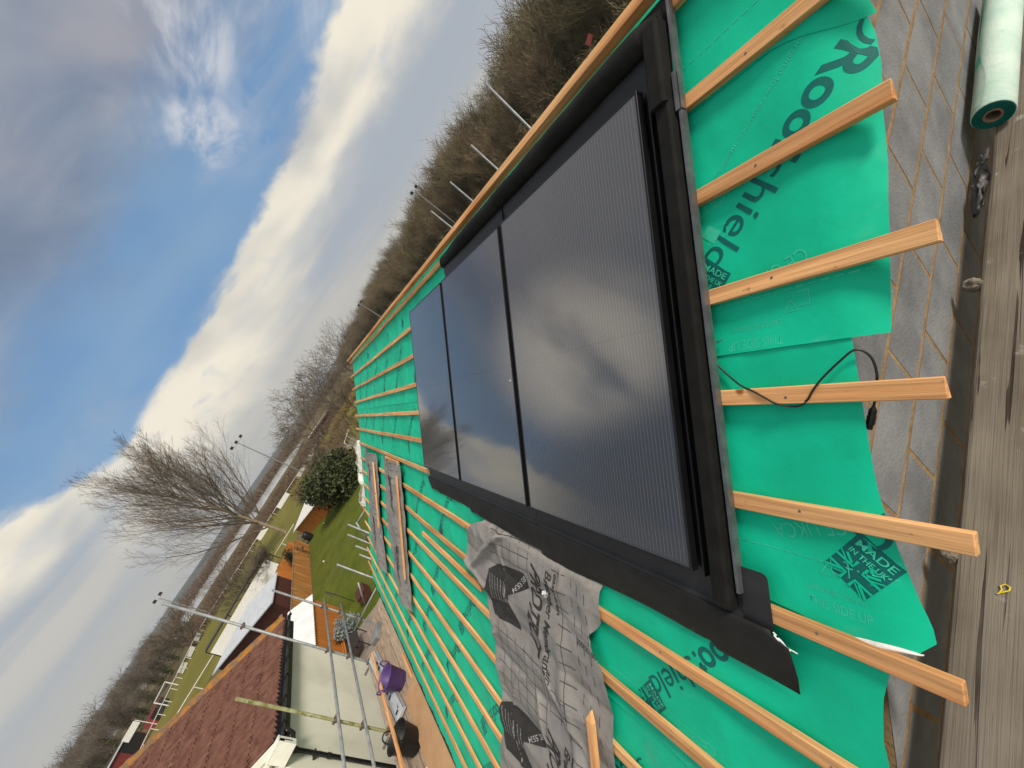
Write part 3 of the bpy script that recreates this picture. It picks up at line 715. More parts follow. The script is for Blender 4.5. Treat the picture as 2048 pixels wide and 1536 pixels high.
# head flashing, with its fat soft foam roll
for k, (y0, y1, lab) in enumerate(((-.12, 1.155, 'near length of the head flashing and foam roll above the panels'), (1.162, 2.315, 'far length of the head flashing with the foam end showing'))):
    hf = thing('head_flashing', lab, 'flashing', tuple(RP(1.85, (y0 + y1) / 2, -.06)), 'black head flashings above the solar panels')
    m = MB(); prof = [(1.762, -.050), (1.778, -.047), (1.86, -.038), (1.93, -.034), (1.93, -.040), (1.762, -.055)]
    ya = y0 + .06 if k == 0 else y0
    m.sweep(prof, [(lambda u, n, y=ya + (y1 - ya) * q / 10: RP(u, y, n + .001 * fbm(y * 3, 1))) for q in range(11)], 0, True); m.build('metal_tray', TRAY, hf)
    if k == 0:
        jn = MB(); jn.rbox(1.765, 1.90, y1 - .004, y1 + .004, -.037, -.030); jn.build('joint_seam', FRAME, hf)
    fo = MB()
    def fr(a, b, y0=y0, y1=y1, k=k):
        y = y0 + (y1 - y0) * b; w = math.pi * a
        endt = 1.0
        if k == 0: endt = sstep(0, .12, y - y0 + .01) * .75 + .25
        if k == 1: endt = 1 - .45 * sstep(y1 - .5, y1, y)
        cu = 1.938; rw = .056 * (.8 + .2 * endt); hh = (.056 + .006 * fbm(y * 4, 2.2)) * endt
        return RP(cu + rw * math.cos(w) + .004 * fbm(y * 3, 5), y, -.036 + hh * math.sin(w) ** .8)
    fo.grid(12, 60, fr)
    for b in (0, 1):
        k0 = len(fo.v); fo.v += [tuple(fr(a / 12, b)) for a in range(13)]; fo.f.append(tuple(k0 + j for j in range(13))); fo.m.append(0)
    fo.build('foam_roll', RUBBER, hf, smooth=False)

# ------------------------------------------------------------------ cable
cb = thing('solar_cable', 'thin black cable looping over a batten with a plug on its end', 'cable', tuple(RP(.6, -.3, -.05)))
ctrl = [(.745, -.115, -.072), (.732, -.131, -.073), (.676, -.181, -.074), (.645, -.222, -.062), (.628, -.26, -.052), (.605, -.295, -.050), (.584, -.330, -.052), (.576, -.374, -.066), (.594, -.405, -.054), (.620, -.424, -.048), (.650, -.448, -.050), (.692, -.491, -.055), (.716, -.522, -.065), (.696, -.544, -.080), (.654, -.549, -.090), (.614, -.541, -.100), (.584, -.533, -.106), (.562, -.526, -.110)]
def catmull(P, n=8):
    P = [Vector(p) for p in P]; out = []
    for i in range(len(P) - 1):
        a, b, c, d = P[max(i - 1, 0)], P[i], P[i + 1], P[min(i + 2, len(P) - 1)]
        for k in range(n):
            t = k / n; out.append(.5 * ((2 * b) + (c - a) * t + (2 * a - 5 * b + 4 * c - d) * t * t + (3 * b - a - 3 * c + d) * t ** 3))
    return out + [P[-1]]
m = MB(); cp = [RP(*q) for q in catmull(ctrl)]; m.tube(cp, .0030, 8); m.build('wire', CABLE, cb, smooth=True)
m = MB(); e = cp[-1]; d = (cp[-1] - cp[-4]).normalized()
m.tube([e - d * .006, e, e + d * .004, e + d * .02, e + d * .022, e + d * .044, e + d * .046, e + d * .058], [.0035, .006, .0085, .0085, .0095, .0095, .0075, .0075], 10); m.build('plug', CABLE, cb, bevel=.0)
nl = MB(); nl.tube([RP(.800, -.150, -.072), RP(.802, -.170, -.071)], .0017, 6); nl.tube([RP(.7995, -.150, -.072), RP(.7994, -.1485, -.072)], .004, 8)
tag(nl.build('nail', EDGEM), 'small bright nail lying on the green membrane beside the flashing', 'nail')
sc1 = MB()
for a in range(7):
    t = a / 6; sc1.tube([RP(-.118 - .004 * a, -.236 - .004 * a, -.045 + .006 * math.sin(a)), RP(-.128 - .003 * a + random.uniform(-.012, .012), -.246 - .006 * a, -.043 + .006 * random.random())], .0025, 5)
sc1.tube([RP(-.128, -.25, -.045), RP(-.150, -.268, -.05), RP(-.160, -.292, -.06)], .0018, 5)
tag(sc1.build('plastic_tie', SCRAPW), 'white frayed plastic tie by the corner of the black apron', 'tie')

# ------------------------------------------------------------------ grey breather membrane draped below the panels
LEDGE = [(-.24, 1.96), (-.31, 2.08), (-.366, 2.266), (-.48, 2.42), (-.609, 2.50), (-.758, 2.515), (-.863, 2.28), (-.892, 2.14), (-1.112, 2.05), (-1.38, 2.03), (-1.69, 1.98), (-1.92, 2.02), (-2.3, 2.20), (-2.9, 2.15)]
REDG2 = [(-.24, .60), (-.383, .619), (-.47, .613), (-.53, .665), (-.575, .715), (-.663, .70), (-.73, .635), (-.87, .62), (-1.07, .63), (-1.19, .636), (-2.9, .65)]
ROWS = [b[0] for b in BT]
def drape(u, y):
    over = max(0, 1 - min(abs(u - r) for r in ROWS) / .16)
    n = -.066 + .026 * over ** .7
    n += .012 * fbm(u * 2.6, y * 2.2, 4.2, 3) + 0.0015 * fbm(u * 9, y * 7, 1.1, 2)
    rd = 1 - abs(fbm(u * 1.5 + 2, y * 2.4, 7.7, 2)) * 2.6; n += .016 * max(0, rd) ** 5
    rd = 1 - abs(fbm(u * 3.4 + y * 1.6, y * 1.3 - u, 3.3, 2)) * 3.0; n += .004 * max(0, rd) ** 5
    # long fold running down from the apron, and the pinched crease near the far corner
    dd = abs((y - 2.28) * .55 + (u + .70) * .83); t = sstep(2.5, 2.15, y) * sstep(1.45, 1.75, y)
    n += .055 * math.exp(-(dd / .030) ** 2) * t
    dd2 = abs((y - 2.30) * .20 - (u + .70) * .98 - .10); n += .024 * math.exp(-(dd2 / .03) ** 2) * sstep(1.9, 2.15, y)
    n += .030 * math.exp(-((y - .985 - .05 * math.sin(u * 5)) / .07) ** 2) * sstep(-.62, -.85, u)
    n += .018 * math.exp(-((u + .60) / .035) ** 2 - ((y - .82) / .13) ** 2)
    for q in range(4): n += .006 * math.sin(46 * (u + .07 * q) + 21 * y + q) * math.exp(-((u + .70) / .09) ** 2 - ((y - 1.66) / .16) ** 2)
    n += .010 * math.exp(-((y - 2.0) / .05) ** 2) * sstep(-1.0, -1.2, u)
    n = max(n, -.074, -.0495 if over > .78 else -1)
    return n + (-.079 - n) * sstep(-.325, -.285, u)
gm = thing('grey_breather_membrane', 'large wrinkled grey membrane with black printing draped below the apron', 'membrane', tuple(RP(-1.2, 1.3, -.07)), 'grey membranes lying on the roof')
m = MB()
def gpl(u, y, d=.0018): return RP(u, y, drape(u, y) + d)
m.grid(260, 170, lambda a, b: (lambda u: gpl(u, lerp_table(LEDGE, u) + (lerp_table(REDG2, u) - lerp_table(LEDGE, u)) * b, 0))(-.24 - 2.62 * a), 0)
p1 = lambda u, y: gpl(u, y, .0030); p2 = lambda u, y: gpl(u, y, .0046)
def membrane_print(mb, du):
    S = lambda L: [(u + du, y) for u, y in L]
    poly_on(mb, S([(-.66, 1.99), (-.575, 1.83), (-.51, 1.52), (-.50, 1.41), (-.53, 1.37), (-.59, 1.37), (-.66, 1.50), (-.74, 1.66), (-.80, 1.69), (-.88, 1.60), (-.955, 1.56), (-1.01, 1.97), (-.87, 2.09)]), p1, 1, .03)
    text_on(mb, 'PROTECT', (-.385 + du, 1.275), (-1, .27), .135, p1, 1, .62, .02, .35, fine=.02)
    text_on(mb, 'Breather Membrane', (-.37 + du, 1.09), (-1, .25), .062, p1, 1, .72, .012, fine=.02)
    text_on(mb, 'easy-trim', (-.36 + du, 1.005), (-1, .16), .036, p1, 1, .26, .012, fine=.02)
    text_on(mb, 'air', (-1.02 + du, 1.21), (-1, .1), .05, p1, 1, None, .012, .3)
    text_on(mb, 'BS 5534', (-.515 + du, 1.40), (-.62, .78), .034, p2, 2, .26, .006, fine=.02)
    for r in range(7):                                 # small print on the dark panel
        text_on(mb, 'vapour permeable underlay for pitched roofs', (-.68 + du - .0 * r, 1.98 - r * .045), (-1, -.05), .017, p2, 2, .20 - .012 * r)
membrane_print(m, 0); membrane_print(m, -1.04)
def gridpatch(u0, u1, y0, y1):
    for q in range(int((u0 - u1) / .088) + 1): line_on(m, [(u0 - q * .088, y0), (u0 - q * .088 - .03, y1)], .0035, p1, 1)
    for q in range(int((y1 - y0) / .12) + 1): line_on(m, [(u0 + .02, y0 + q * .12), (u1 - .02, y0 + q * .12 + .02)], .0035, p1, 1)
gridpatch(-.29, -.50, 1.32, 1.90); gridpatch(-1.06, -1.50, 1.28, 1.96); gridpatch(-2.12, -2.6, 1.2, 1.9); gridpatch(-1.10, -1.30, .99, 1.24)
line_on(m, [(-.30, .96), (-.8, .99), (-1.3, 1.0), (-2.7, 1.0)], .0035, p1, 1)
for q in range(20): u = -.34 - q * .105; line_on(m, [(u, .90), (u - .008, 1.03)], .0038, p1, 1)
for q in range(3):
    u = -.33 - q * .02
    while u > -2.7: line_on(m, [(u, .845 - q * .062), (u - .055, .845 - q * .062)], .0035, p1, 1); u -= .105
    text_on(m, ('200', '150', '100')[q], (-.685, .85 - q * .062), (0, -1), .028, p1, 1)
m.build('sheet', [GREYM, GREYP, WHITEP], gm, smooth=True, fix=False)
fl = MB()                                 # scrunched bit of foil lying on it
for a in range(26):
    d = Vector((random.gauss(0, 1), random.gauss(0, 1), random.gauss(0, .6))).normalized(); c = RP(-.527, 1.118, drape(-.53, 1.12) + .016) + d * .012
    t = Vector((random.random(), random.random(), random.random())).normalized(); s = d.cross(t).normalized() * .014
    fl.add([c + s, c - s, c + d * .012 + t * .008], [(0, 1, 2)])
tag(fl.build('scrunched_scrap', SCRAPW, fix=False), 'bright scrunched white scrap on the near grey membrane', 'scrap')
# the two farther strips, humped and held down by battens
def strip(lab, ulo, uhi, yr, yl, hump, seed):
    t = thing('grey_breather_membrane', lab, 'membrane', tuple(RP((ulo + uhi) / 2, (yl(-1) + yr(-1)) / 2, -.07)), 'grey membranes lying on the roof')
    def nn(u, y):
        b = (y - yr(u)) / (yl(u) - yr(u)); over = max(0, 1 - min(abs(u - r) for r in ROWS) / .16)
        n = -.050 + .010 * over + hump * math.exp(-((b - .32) / .25) ** 2) + .012 * fbm(u * 2.3, y * 2.1, seed, 3) + .006 * fbm(u * 8, y * 6, seed)
        return max(n, -.068)
    mm = MB()
    P = lambda u, y, d=.0: RP(u, y, nn(u, y) + d)
    mm.grid(90, 40, lambda a, b: (lambda u: P(u, yr(u) + (yl(u) - yr(u)) * b))(uhi + (ulo - uhi) * a), 0)
    pp = lambda u, y: P(u, y, .004)
    for k in range(2):
        du = -1.05 * k + uhi; ym = (yr(uhi) + yl(uhi)) / 2; W = (yl(uhi) - yr(uhi))
        yb = yr(uhi) + W * .42
        if uhi - du + ulo > 3: continue
        if du - .95 < ulo: pass
        poly = [(du - .30, yb + .45), (du - .36, yb + .18), (du - .42, yb + .02), (du - .60, yb + .10), (du - .82, yb + .16), (du - .86, yb + .42)]
        if min(p[0] for p in poly) > ulo + .02:
            poly_on(mm, [(u, min(y, yl(u) - .03)) for u, y in poly], pp, 1, .05)
            text_on(mm, 'PROTECT', (du - .22, yb - .13), (-1, .10), .085, pp, 1, .55, .03, .45)
            text_on(mm, 'Breather Membrane', (du - .24, yb - .22), (-1, .06), .045, pp, 1, .62, .012)
    for q in range(int((uhi - ulo) / .11)):
        u = uhi - .03 - q * .11
        line_on(mm, [(u, yr(u) + .10), (u - .01, yr(u) + .22)], .004, pp, 1)
        if q % 9 < 4: line_on(mm, [(u, yr(u) + .25), (u - .03, yl(u) - .05)], .004, pp, 1)
    for q in range(4): line_on(mm, [(uhi - .02, yr(uhi) + .35 + q * .16), (uhi - .32, yr(uhi) + .37 + q * .16)], .004, pp, 1)
    o = mm.build('sheet', [GREYM, GREYP, WHITEP], t, smooth=True, fix=False)
    return nn
nB = strip('middle grey membrane strip with printed grid running down beyond the panels', -2.30, -.10, lambda u: 4.93 + .05 * math.sin(u * 3) - .25 * sstep(-1.9, -2.3, u) * -.4, lambda u: 6.42 + .10 * math.sin(u * 4), .10, 2.2)
nA = strip('farthest grey membrane strip lying by the far gable end', -2.42, -.14, lambda u: 7.06 + .10 * math.sin(u * 3.5), lambda u: 8.75 + .14 * math.sin(u * 3 + 1), .09, 6.6)
slope_batten(-.30, 4.99, -1.80, 5.03, .012, .022, 'long orange batten lying up the middle grey membrane strip')
slope_batten(-.30, 7.12, -1.55, 7.10, .012, .020, 'long orange batten lying up the farthest grey membrane strip')
batten(-.115, 4.96, 5.92, 'short batten lying across the head of the middle grey strip', n0=-.030, group='loose battens weighing down the grey membranes')

# ------------------------------------------------------------------ near scaffold board, roll and bits at the gable
def plank(name, x0, x1, y0, y1, z0, z1, matl, seed, n=40, along='x'):
    m = MB()
    def ring(t):
        j = [.004 * fbm(t * 9, seed + q, 3) for q in range(4)]
        return [(y0 + j[0], z0), (y1 + j[1], z0), (y1 + j[1] - .004, z1 - .003), (y1 - .012 + j[1], z1 + .002 * fbm(t * 5, seed)), (y0 + .012 + j[0], z1 + .002 * fbm(t * 4, seed + 4)), (y0 + j[0] + .003, z1 - .004)]
    rings = []
    for i in range(n + 1):
        t = i / n; a = x0 + (x1 - x0) * t
        rings.append([(a, p, q) if along == 'x' else (p, a, q) for p, q in ring(t)])
    k = 0
    for r in rings: m.v += r
    for i in range(n):
        for j in range(6): m.f.append((i * 6 + j, i * 6 + (j + 1) % 6, i * 6 + 6 + (j + 1) % 6, i * 6 + 6 + j)); m.m.append(0)
    m.f.append(tuple(range(5, -1, -1))); m.f.append(tuple(n * 6 + j for j in range(6))); m.m += [0, 0]
    return m.build(name, matl)
BZ = -.275
tag(plank('scaffold_board', -1.6, 3.4, -.785, -.557, BZ - .038, BZ, BOARD, 3.1, 80), 'weathered grey scaffold board along the block wall', 'board', 'scaffold boards at the gable')
tag(plank('scaffold_board', -1.6, 3.4, -1.020, -.793, BZ - .039, BZ - .003, BOARD, 8.4, 80), 'weathered outer scaffold board just past the one along the wall', 'board', 'scaffold boards at the gable')
ur = thing('underlay_roll', 'part used roll of pale backed green membrane lying on the scaffold board', 'roll', (2.2, -.57, BZ + .064))
cx0, cx1, cy, cz, rr = 2.175, 3.15, -.568, BZ + .064, .0625
m = MB(); n = 40
prof = [(.027, .0), (.045, .0), (rr - .003, .0), (rr, .004), (rr, .5), (rr, cx1 - cx0)]
for r, t in prof:
    for j in range(n):
        w = 2 * math.pi * j / n; m.v.append((cx0 + t, cy + r * math.cos(w) * (1 + .010 * math.sin(2 * w + 1)), cz + r * math.sin(w)))
for i in range(len(prof) - 1):
    for j in range(n): m.f.append((i * n + j, i * n + (j + 1) % n, (i + 1) * n + (j + 1) % n, (i + 1) * n + j)); m.m.append(1 if i < 2 else 0)
m.build('wound_sheet', [mat('pale_mint_backing', (.40, .58, .49), (.58, .69, .61), 6, .8, .2, bump=.25, bscale=50, speck=((.40, .60, .50), 18, .66)), mat('roll_edge_green', (.004, .11, .085), (.008, .17, .125), 40, .7, .2)], ur, smooth=True)
m = MB()
for r in (.031, .036, .041, .046, .051, .056):         # turns of the spiral on the end
    m.tube([(cx0 - .0008, cy + r * math.cos(w), cz + r * math.sin(w)) for w in [q * math.pi / 18 for q in range(37)]], .0011, 4, False)
m.build('spiral_edge', GREENP, ur)
m = MB(); m.pipe((cx0 - .004, cy, cz), (cx1, cy, cz), .0285, .0225, 30); m.build('cardboard_core', CARDT, ur, smooth=False)
m = MB()                                  # the free tail of the sheet: green face towards the wall
def tail(a, b):
    x = cx0 + .02 + (cx1 - cx0 - .02) * b; w0 = 1.25 - .35 * sstep(.15, .40, b) + .12 * math.sin(b * 7); w = w0 - 1.9 * (1 - a)
    r = rr + .0016 + .010 * a * a * sstep(.1, .5, b)
    return (x, cy + r * math.cos(w) * -1 * -1, cz + r * math.sin(w))
m.grid(10, 40, tail); m.build('loose_tail', [mat('tail_backing', (.30, .44, .37), (.40, .50, .44), 8, .8, .2, speck=((.08, .42, .28), 5, .60))], ur, smooth=True, fix=False)
ytb = MB(); ytb.tube([(.255 + .0, -.635, BZ + .004), (.262, -.645, BZ + .006), (.270, -.655, BZ + .005), (.279, -.656, BZ + .004), (.284, -.648, BZ + .004), (.277, -.640, BZ + .004), (.268, -.643, BZ + .005), (.255, -.637, BZ + .004)], .0016, 6)
tag(ytb.build('plastic_clip', YELLOW), 'little yellow plastic loop lying on the grey scaffold board', 'clip')
def lump(name, c, r, matl, lab, cat, seed, sq=(1, 1, 1)):
    bm = bmesh.new(); bmesh.ops.create_icosphere(bm, subdivisions=3, radius=1)
    m = MB()
    for v in bm.verts:
        k = 1 + .35 * fbm(v.co.x * 1.3 + seed, v.co.y * 1.3, v.co.z * 1.3)
        m.v.append((c[0] + v.co.x * r * k * sq[0], c[1] + v.co.y * r * k * sq[1], c[2] + v.co.z * r * k * sq[2]))
    bm.verts.index_update()
    for f in bm.faces: m.f.append(tuple(v.index for v in f.verts)); m.m.append(0)
    bm.free(); return tag(m.build(name, matl, smooth=False), lab, cat)
lump('mortar_lump', (1.335, -.540, BZ - .012), .030, STONE, 'crumbly brown mortar lump wedged between board and wall below the roll', 'lump', 1.0, (.8, 1, .8))
lump('mortar_lump', (.335, -.543, BZ - .012), .020, STONE, 'small pale mortar lump at the board edge near the yellow loop', 'lump', 5.0)
pm = MB()
def wrap(a, b):
    x = 1.74 + .34 * a; y = -.500 - .045 * b + .014 * fbm(a * 6, b * 5, 2); z = BZ - .06 + .035 * fbm(a * 5, b * 4, 7) + .05 * b
    return (x, y, z)
pm.grid(30, 12, wrap); tag(pm.build('plastic_wrapping', CLEARP, smooth=True, fix=False), 'crumpled dusty plastic wrapping stuffed in the gap below the roll', 'wrapping')
for k, (x, y, s_) in enumerate(((.39, -.60, .004), (.12, -.63, .005), (.06, -.70, .004), (1.6, -.66, .004), (.75, -.62, .003), (.9, -.70, .004), (-.02, -.61, .006))):
    pass

# ------------------------------------------------------------------ eave scaffold
DZ = -2.40
for k in range(4):
    x0 = -3.93 + k * .232
    tag(plank('scaffold_board', -.5, 9.35 - (1.0 if k == 0 else (.25 if k == 1 else 0)), x0, x0 + .224, DZ - .038, DZ, DECK, k * 3.3, 60, 'y'),
        ('outermost deck board of the eave scaffold', 'second deck board in from the outside of the eave scaffold, under the aluminium step', 'third deck board of the eave scaffold, beneath the purple tub', 'innermost deck board, tight under the eave')[k], 'board', 'deck boards of the eave scaffold')
def coupler(mb, p, ax):
    p = Vector(p); ax = Vector(ax).normalized(); a = ax.orthogonal().normalized(); b = ax.cross(a)
    mb.pipe(p - ax * .028, p + ax * .028, .036, .0245, 12)
    mb.obox(p + a * .042, ax * .022, a * .010, b * .020); mb.tube([p + a * .04 + b * .034, p + a * .085 + b * .034], .007, 6); mb.obox(p - a * .03 + b * .03, ax * .018, a * .016, b * .012)
def pole(name, a, b, lab, matl=GALV, group=None, cpl=()):
    a, b = Vector(a), Vector(b); t = thing(name, lab, 'scaffold pole', tuple(a), group)
    m = MB(); m.pipe(a, b, .0242, .0205, 14); m.build('tube', matl, t, smooth=True)
    d = (b - a).normalized()
    for q in cpl:
        c = MB(); coupler(c, a + d * q, d); c.build('coupler', COUPL, t)
    return t
SX = -3.88
G1 = 'upright poles of the eave scaffold'
pole('scaffold_upright', (SX, 6.06, GZ), (SX, 6.06, .03), 'yellow green mossy scaffold upright nearest the camera', MOSSY, G1, (3.62, 4.08, 4.54))
pole('scaffold_upright', (SX, 8.16, GZ), (SX, 8.16, 1.555), 'tall grey scaffold upright whose top stands against the far hills', GALV, G1, (3.62, 4.08, 4.54, 6.2))
pole('scaffold_upright', (SX, 10.26, GZ), (SX, 10.26, -.21), 'grey scaffold upright at the far end of the guard rails', GALV, G1, (3.62, 4.08, 4.54))
pole('guard_rail', (SX + .055, 2.2, -1.465), (SX + .055, 10.6, -1.50), 'upper guard rail tube of the eave scaffold', GALV, 'guard rails of the eave scaffold', ())
pole('guard_rail', (SX + .055, 2.2, -1.92), (SX + .055, 10.6, -1.965), 'lower guard rail tube of the eave scaffold', GALV, 'guard rails of the eave scaffold', ())
for k, y in enumerate((6.12, 8.22, 10.2)):
    pole('scaffold_transom', (-4.15, y, DZ - .07), (-2.80, y, DZ - .07), ('scaffold cross tube under the deck by the mossy upright', 'scaffold cross tube under the deck by the tall grey upright', 'scaffold cross tube at the far end of the deck')[k], GALV, 'cross tubes under the scaffold deck')
# far gable scaffold tubes sticking out over the lawn
for x, y, z1, lab in ((-3.13, 11.2, -1.48, 'grey tube over the lawn, longest of those past the eave end'), (-2.70, 11.2, -1.90, 'short grey tube end over the lawn, nearest the green eave corner'),
                      (-2.53, 11.2, -1.68, 'dull grey tube end over the lawn, second past the eave corner'), (-2.34, 11.2, -1.32, 'grey tube end over the lawn, third past the eave corner'), (-2.10, 11.2, -1.19, 'grey tube end over the lawn, just under the leafy bush')):
    pole('scaffold_upright', (x, y, GZ), (x, y, z1), lab, GALV, 'far gable scaffold tubes')
pole('scaffold_brace', (-3.37, 11.2, -2.26), (-3.80, 11.22, -2.72), 'thin pale scaffold tube sloping past the end of the deck', GALV)
pole('scaffold_brace', (-1.98, 11.26, -1.38), (-2.36, 11.26, -2.02), 'thin grey tube sloping steeply beside the far eave corner', GALV)
pole('scaffold_brace', (-1.60, 11.32, -1.44), (-2.02, 11.32, -1.42), 'thin level tube below the leafy bush by the far eave corner', GALV)
for k, (y, zt) in enumerate(((5.79, 1.98), (7.37, 1.60), (8.99, 1.56), (10.76, 1.58))):
    pole('scaffold_upright', (7.2, y, GZ), (7.2, y, zt), ('nearest and tallest grey pole rising behind the ridge', 'second nearest grey pole rising behind the ridge', 'third pole from the front rising behind the ridge', 'farthest pole rising behind the ridge')[k], GALV, 'poles of the scaffold behind the ridge')

# things on the deck
def tub(name, lab, c, rb, rt, h, matl, tilt, seed, hn=2):
    t = thing(name, lab, 'tub', tuple(c)); c = Vector(c)
    Mx = Matrix.Rotation(tilt[0], 3, 'X') @ Matrix.Rotation(tilt[1], 3, 'Y')
    def P(r, w, z):
        k = 1 + .05 * math.sin(2 * w + seed) * (z / h) + .02 * math.sin(3 * w + seed * 2)
        return c + Mx @ Vector((r * k * math.cos(w), r * k * math.sin(w), z))
    m = MB(); n = 40; prof = [(.0, 0.004), (rb * .9, .0), (rb, .015), (rt - .012, h - .02), (rt, h - .012), (rt + .006, h), (rt - .006, h), (rt - .016, h - .02), (rb - .012, .025), (0, .02)]
    for r, z in prof:
        for j in range(n): m.v.append(tuple(P(max(r, .001), 2 * math.pi * j / n, z)))
    for i in range(len(prof) - 1):
        for j in range(n): m.f.append((i * n + j, i * n + (j + 1) % n, (i + 1) * n + (j + 1) % n, (i + 1) * n + j)); m.m.append(0)
    m.build('bucket_body', matl, t, smooth=True)
    for sgn in range(hn):
        a0 = seed + math.pi * sgn; hd = MB()
        pts = [P(rt + .012, a0 - .32, h - .03), P(rt + .02, a0 - .27, h + .05), P(rt + .018, a0 - .12, h + .095), P(rt + .018, a0 + .12, h + .095), P(rt + .02, a0 + .27, h + .05), P(rt + .012, a0 + .32, h - .03)]
        hd.tube(catmull(pts, 5), .011, 8); hd.build('handle', matl, t, smooth=True)
    return t
tub('rubber_tub', 'purple flexible tub standing on the eave scaffold', (-3.30, 6.42, DZ + .012), .155, .205, .33, PURPLE, (.05, -.06), .9)
tub('rubber_tub', 'black flexible tub standing on the eave scaffold by the cardboard', (-3.44, 5.13, DZ + .012), .165, .215, .34, BLACKR, (-.05, .04), 2.2)
st = thing('aluminium_step', 'long flat pale aluminium tray with black clips lying under the purple tub', 'tray', (-3.6, 7.0, DZ))
m = MB(); A0, A1 = Vector((-3.70, 8.02, DZ + .055)), Vector((-3.50, 5.82, DZ + .055)); m.beam(A0, A1, .245, .06); m.build('tray_body', ALU, st, bevel=.006)
m = MB()
for q in (.05, .22, .30, .66, .74, .95):
    p = A0 + (A1 - A0) * q; m.obox(p + Vector((.03 if q < .5 else -.02, 0, .037)), (.030, .012, 0), (-.006, .016, 0), (0, 0, .008)); m.tube([p + Vector((.02, .03, .04)), p + Vector((.055, .05, .055))], .006, 6)
m.build('clip', BLACKR, st)
m = MB(); m.beam(A0 + Vector((-.115, 0, .032)), A1 + Vector((-.115, 0, .032)), .012, .006); m.beam(A0 + Vector((.115, 0, .032)), A1 + Vector((.115, 0, .032)), .012, .006); m.build('rim', EDGEM, st)
bk = MB(); bk.obox((-3.44, 8.45, DZ + .052), (.10, -.05, 0), (.09, .19, 0), (0, 0, .05)); tag(bk.build('concrete_brick', BLOCK, bevel=.006), 'grey concrete brick lying near the end of the scaffold deck', 'brick')
lb = MB(); lb.beam((-3.50, 7.62, -2.14), (-3.42, 3.9, -1.98), .05, .028); tag(lb.build('loose_batten', BATTEN, bevel=.002), 'long yellow batten resting over the tubs on the scaffold', 'batten')
lb = MB(); lb.beam((-3.07, 6.85, DZ + .02), (-3.07, 5.4, DZ + .02), .05, .03); tag(lb.build('loose_batten', BATTEN, bevel=.002), 'short orange batten on the deck between purple tub and eave', 'batten')
cd = thing('cardboard_box', 'flattened brown cardboard box standing between black tub and eave', 'cardboard', (-3.05, 4.8, DZ))
m = MB(); m.hexa([(-3.43, 3.0, -2.385), (-2.80, 3.0, -2.30), (-2.80, 5.9, -2.30), (-3.30, 5.9, -2.385), (-3.43, 3.0, -2.33), (-2.80, 3.0, -2.235), (-2.80, 5.9, -2.235), (-3.30, 5.9, -2.32)]); m.build('panel', CARD, cd, bevel=.003)
m = MB()
def cpl_(x, y): xl = -3.43 + .13 * (y - 3.0) / 2.9; t = (x - xl) / (-2.80 - xl); return (x, y, -2.33 + .095 * t + .003)
text_on(m, 'solar in-roof flashing kit', (-3.30, 3.85), (.12, 1), .060, cpl_, 0, .80)
text_on(m, 'this way up', (-3.10, 5.05), (.3, 1), .055, cpl_, 0, .32); text_on(m, '1 x 1', (-3.16, 4.45), (.2, 1), .09, cpl_, 0, .22)
m.build('printing', BLACKINK, cd)
wr = MB(); wr.tube(catmull([(-3.0, 6.0, -2.14), (-3.06, 6.1, -2.2), (-3.16, 6.1, -2.25), (-3.22, 6.15, -2.32)], 6), .006, 6); tag(wr.build('thin_strap', CABLE, smooth=True), 'thin dark strap reaching from the eave to the purple tub', 'strap')
pl_ = MB(); pl_.grid(14, 8, lambda a, b: (-3.55 + .25 * a, 4.55 - .55 * b + .1 * a, DZ + .02 + .04 * (fbm(a * 4, b * 4, 1) + .5))); tag(pl_.build('plastic_wrapping', SCRAPW, smooth=True, fix=False), 'crumpled clear plastic sheet on the deck behind the black tub', 'wrapping')

# ================================================================== HOUSE NEXT DOOR
nh = thing('neighbour_house', 'cream rendered house next door with a brown tiled roof and black gutter', 'house', (-8, 9, GZ))
w = MB(); w.box(-16.8, -5.15, 7.0, 11.2, GZ, -1.33); w.build('wall', RENDERC, nh)
w = MB(); w.box(-12.0, -5.152, 2.0, 6.998, GZ, -1.62); w.build('side_extension', RENDERC, nh)
NP = math.tan(R_(20.5)); EX, EZ = -4.90, -1.10; RX = -10.9
gb = MB(); gb.add([(-5.2, 11.15, -1.34), (-16.7, 11.15, -1.34), (RX, 11.15, EZ + (EX - RX) * NP - .12), (-5.2, 7.15, -1.34), (-16.7, 7.15, -1.34), (RX, 7.15, EZ + (EX - RX) * NP - .12)], [(0, 1, 2), (3, 5, 4)]); gb.build('gable', RENDERC, nh, fix=False)
rt = MB(); GA = .45; ROLL = .140; y0, y1 = 7.12, 11.80
nc = int((EX - RX) / GA) + 1; ns = int((y1 - y0) / ROLL * 8)
for c in range(nc):
    xa = EX - c * GA; xb = xa - GA - .03
    jit = [.006 * math.sin(c * 7 + q * 1.3) for q in range(60)]
    def tp(a, b, c=c, xa=xa, xb=xb):
        y = y0 + (y1 - y0) * b; q = (y - y0) / ROLL; f = q - math.floor(q)
        wave = .030 * (math.sin(math.pi * min(1, f / .62)) ** .7 if f < .62 else -.45 * math.sin(math.pi * (f - .62) / .38))
        k = int(q / 2)
        tx = xa + (xb - xa) * a + jit[k % 60] * (1 - a)
        lift = (.024 * (1 - a)) if a > -.5 else 0
        return (tx, y, EZ + (EX - tx) * NP + lift + wave + .004 * math.sin(k * 2.7 + c * 1.9))
    rt.grid(2, ns, tp)
    k0 = len(rt.v)                         # the butt of the course
    for j in range(ns + 1):
        p = tp(0, j / ns); rt.v += [p, (p[0] - .004, p[1], p[2] - .026)]
    for j in range(ns): rt.f.append((k0 + 2 * j, k0 + 2 * j + 1, k0 + 2 * j + 3, k0 + 2 * j + 2)); rt.m.append(0)
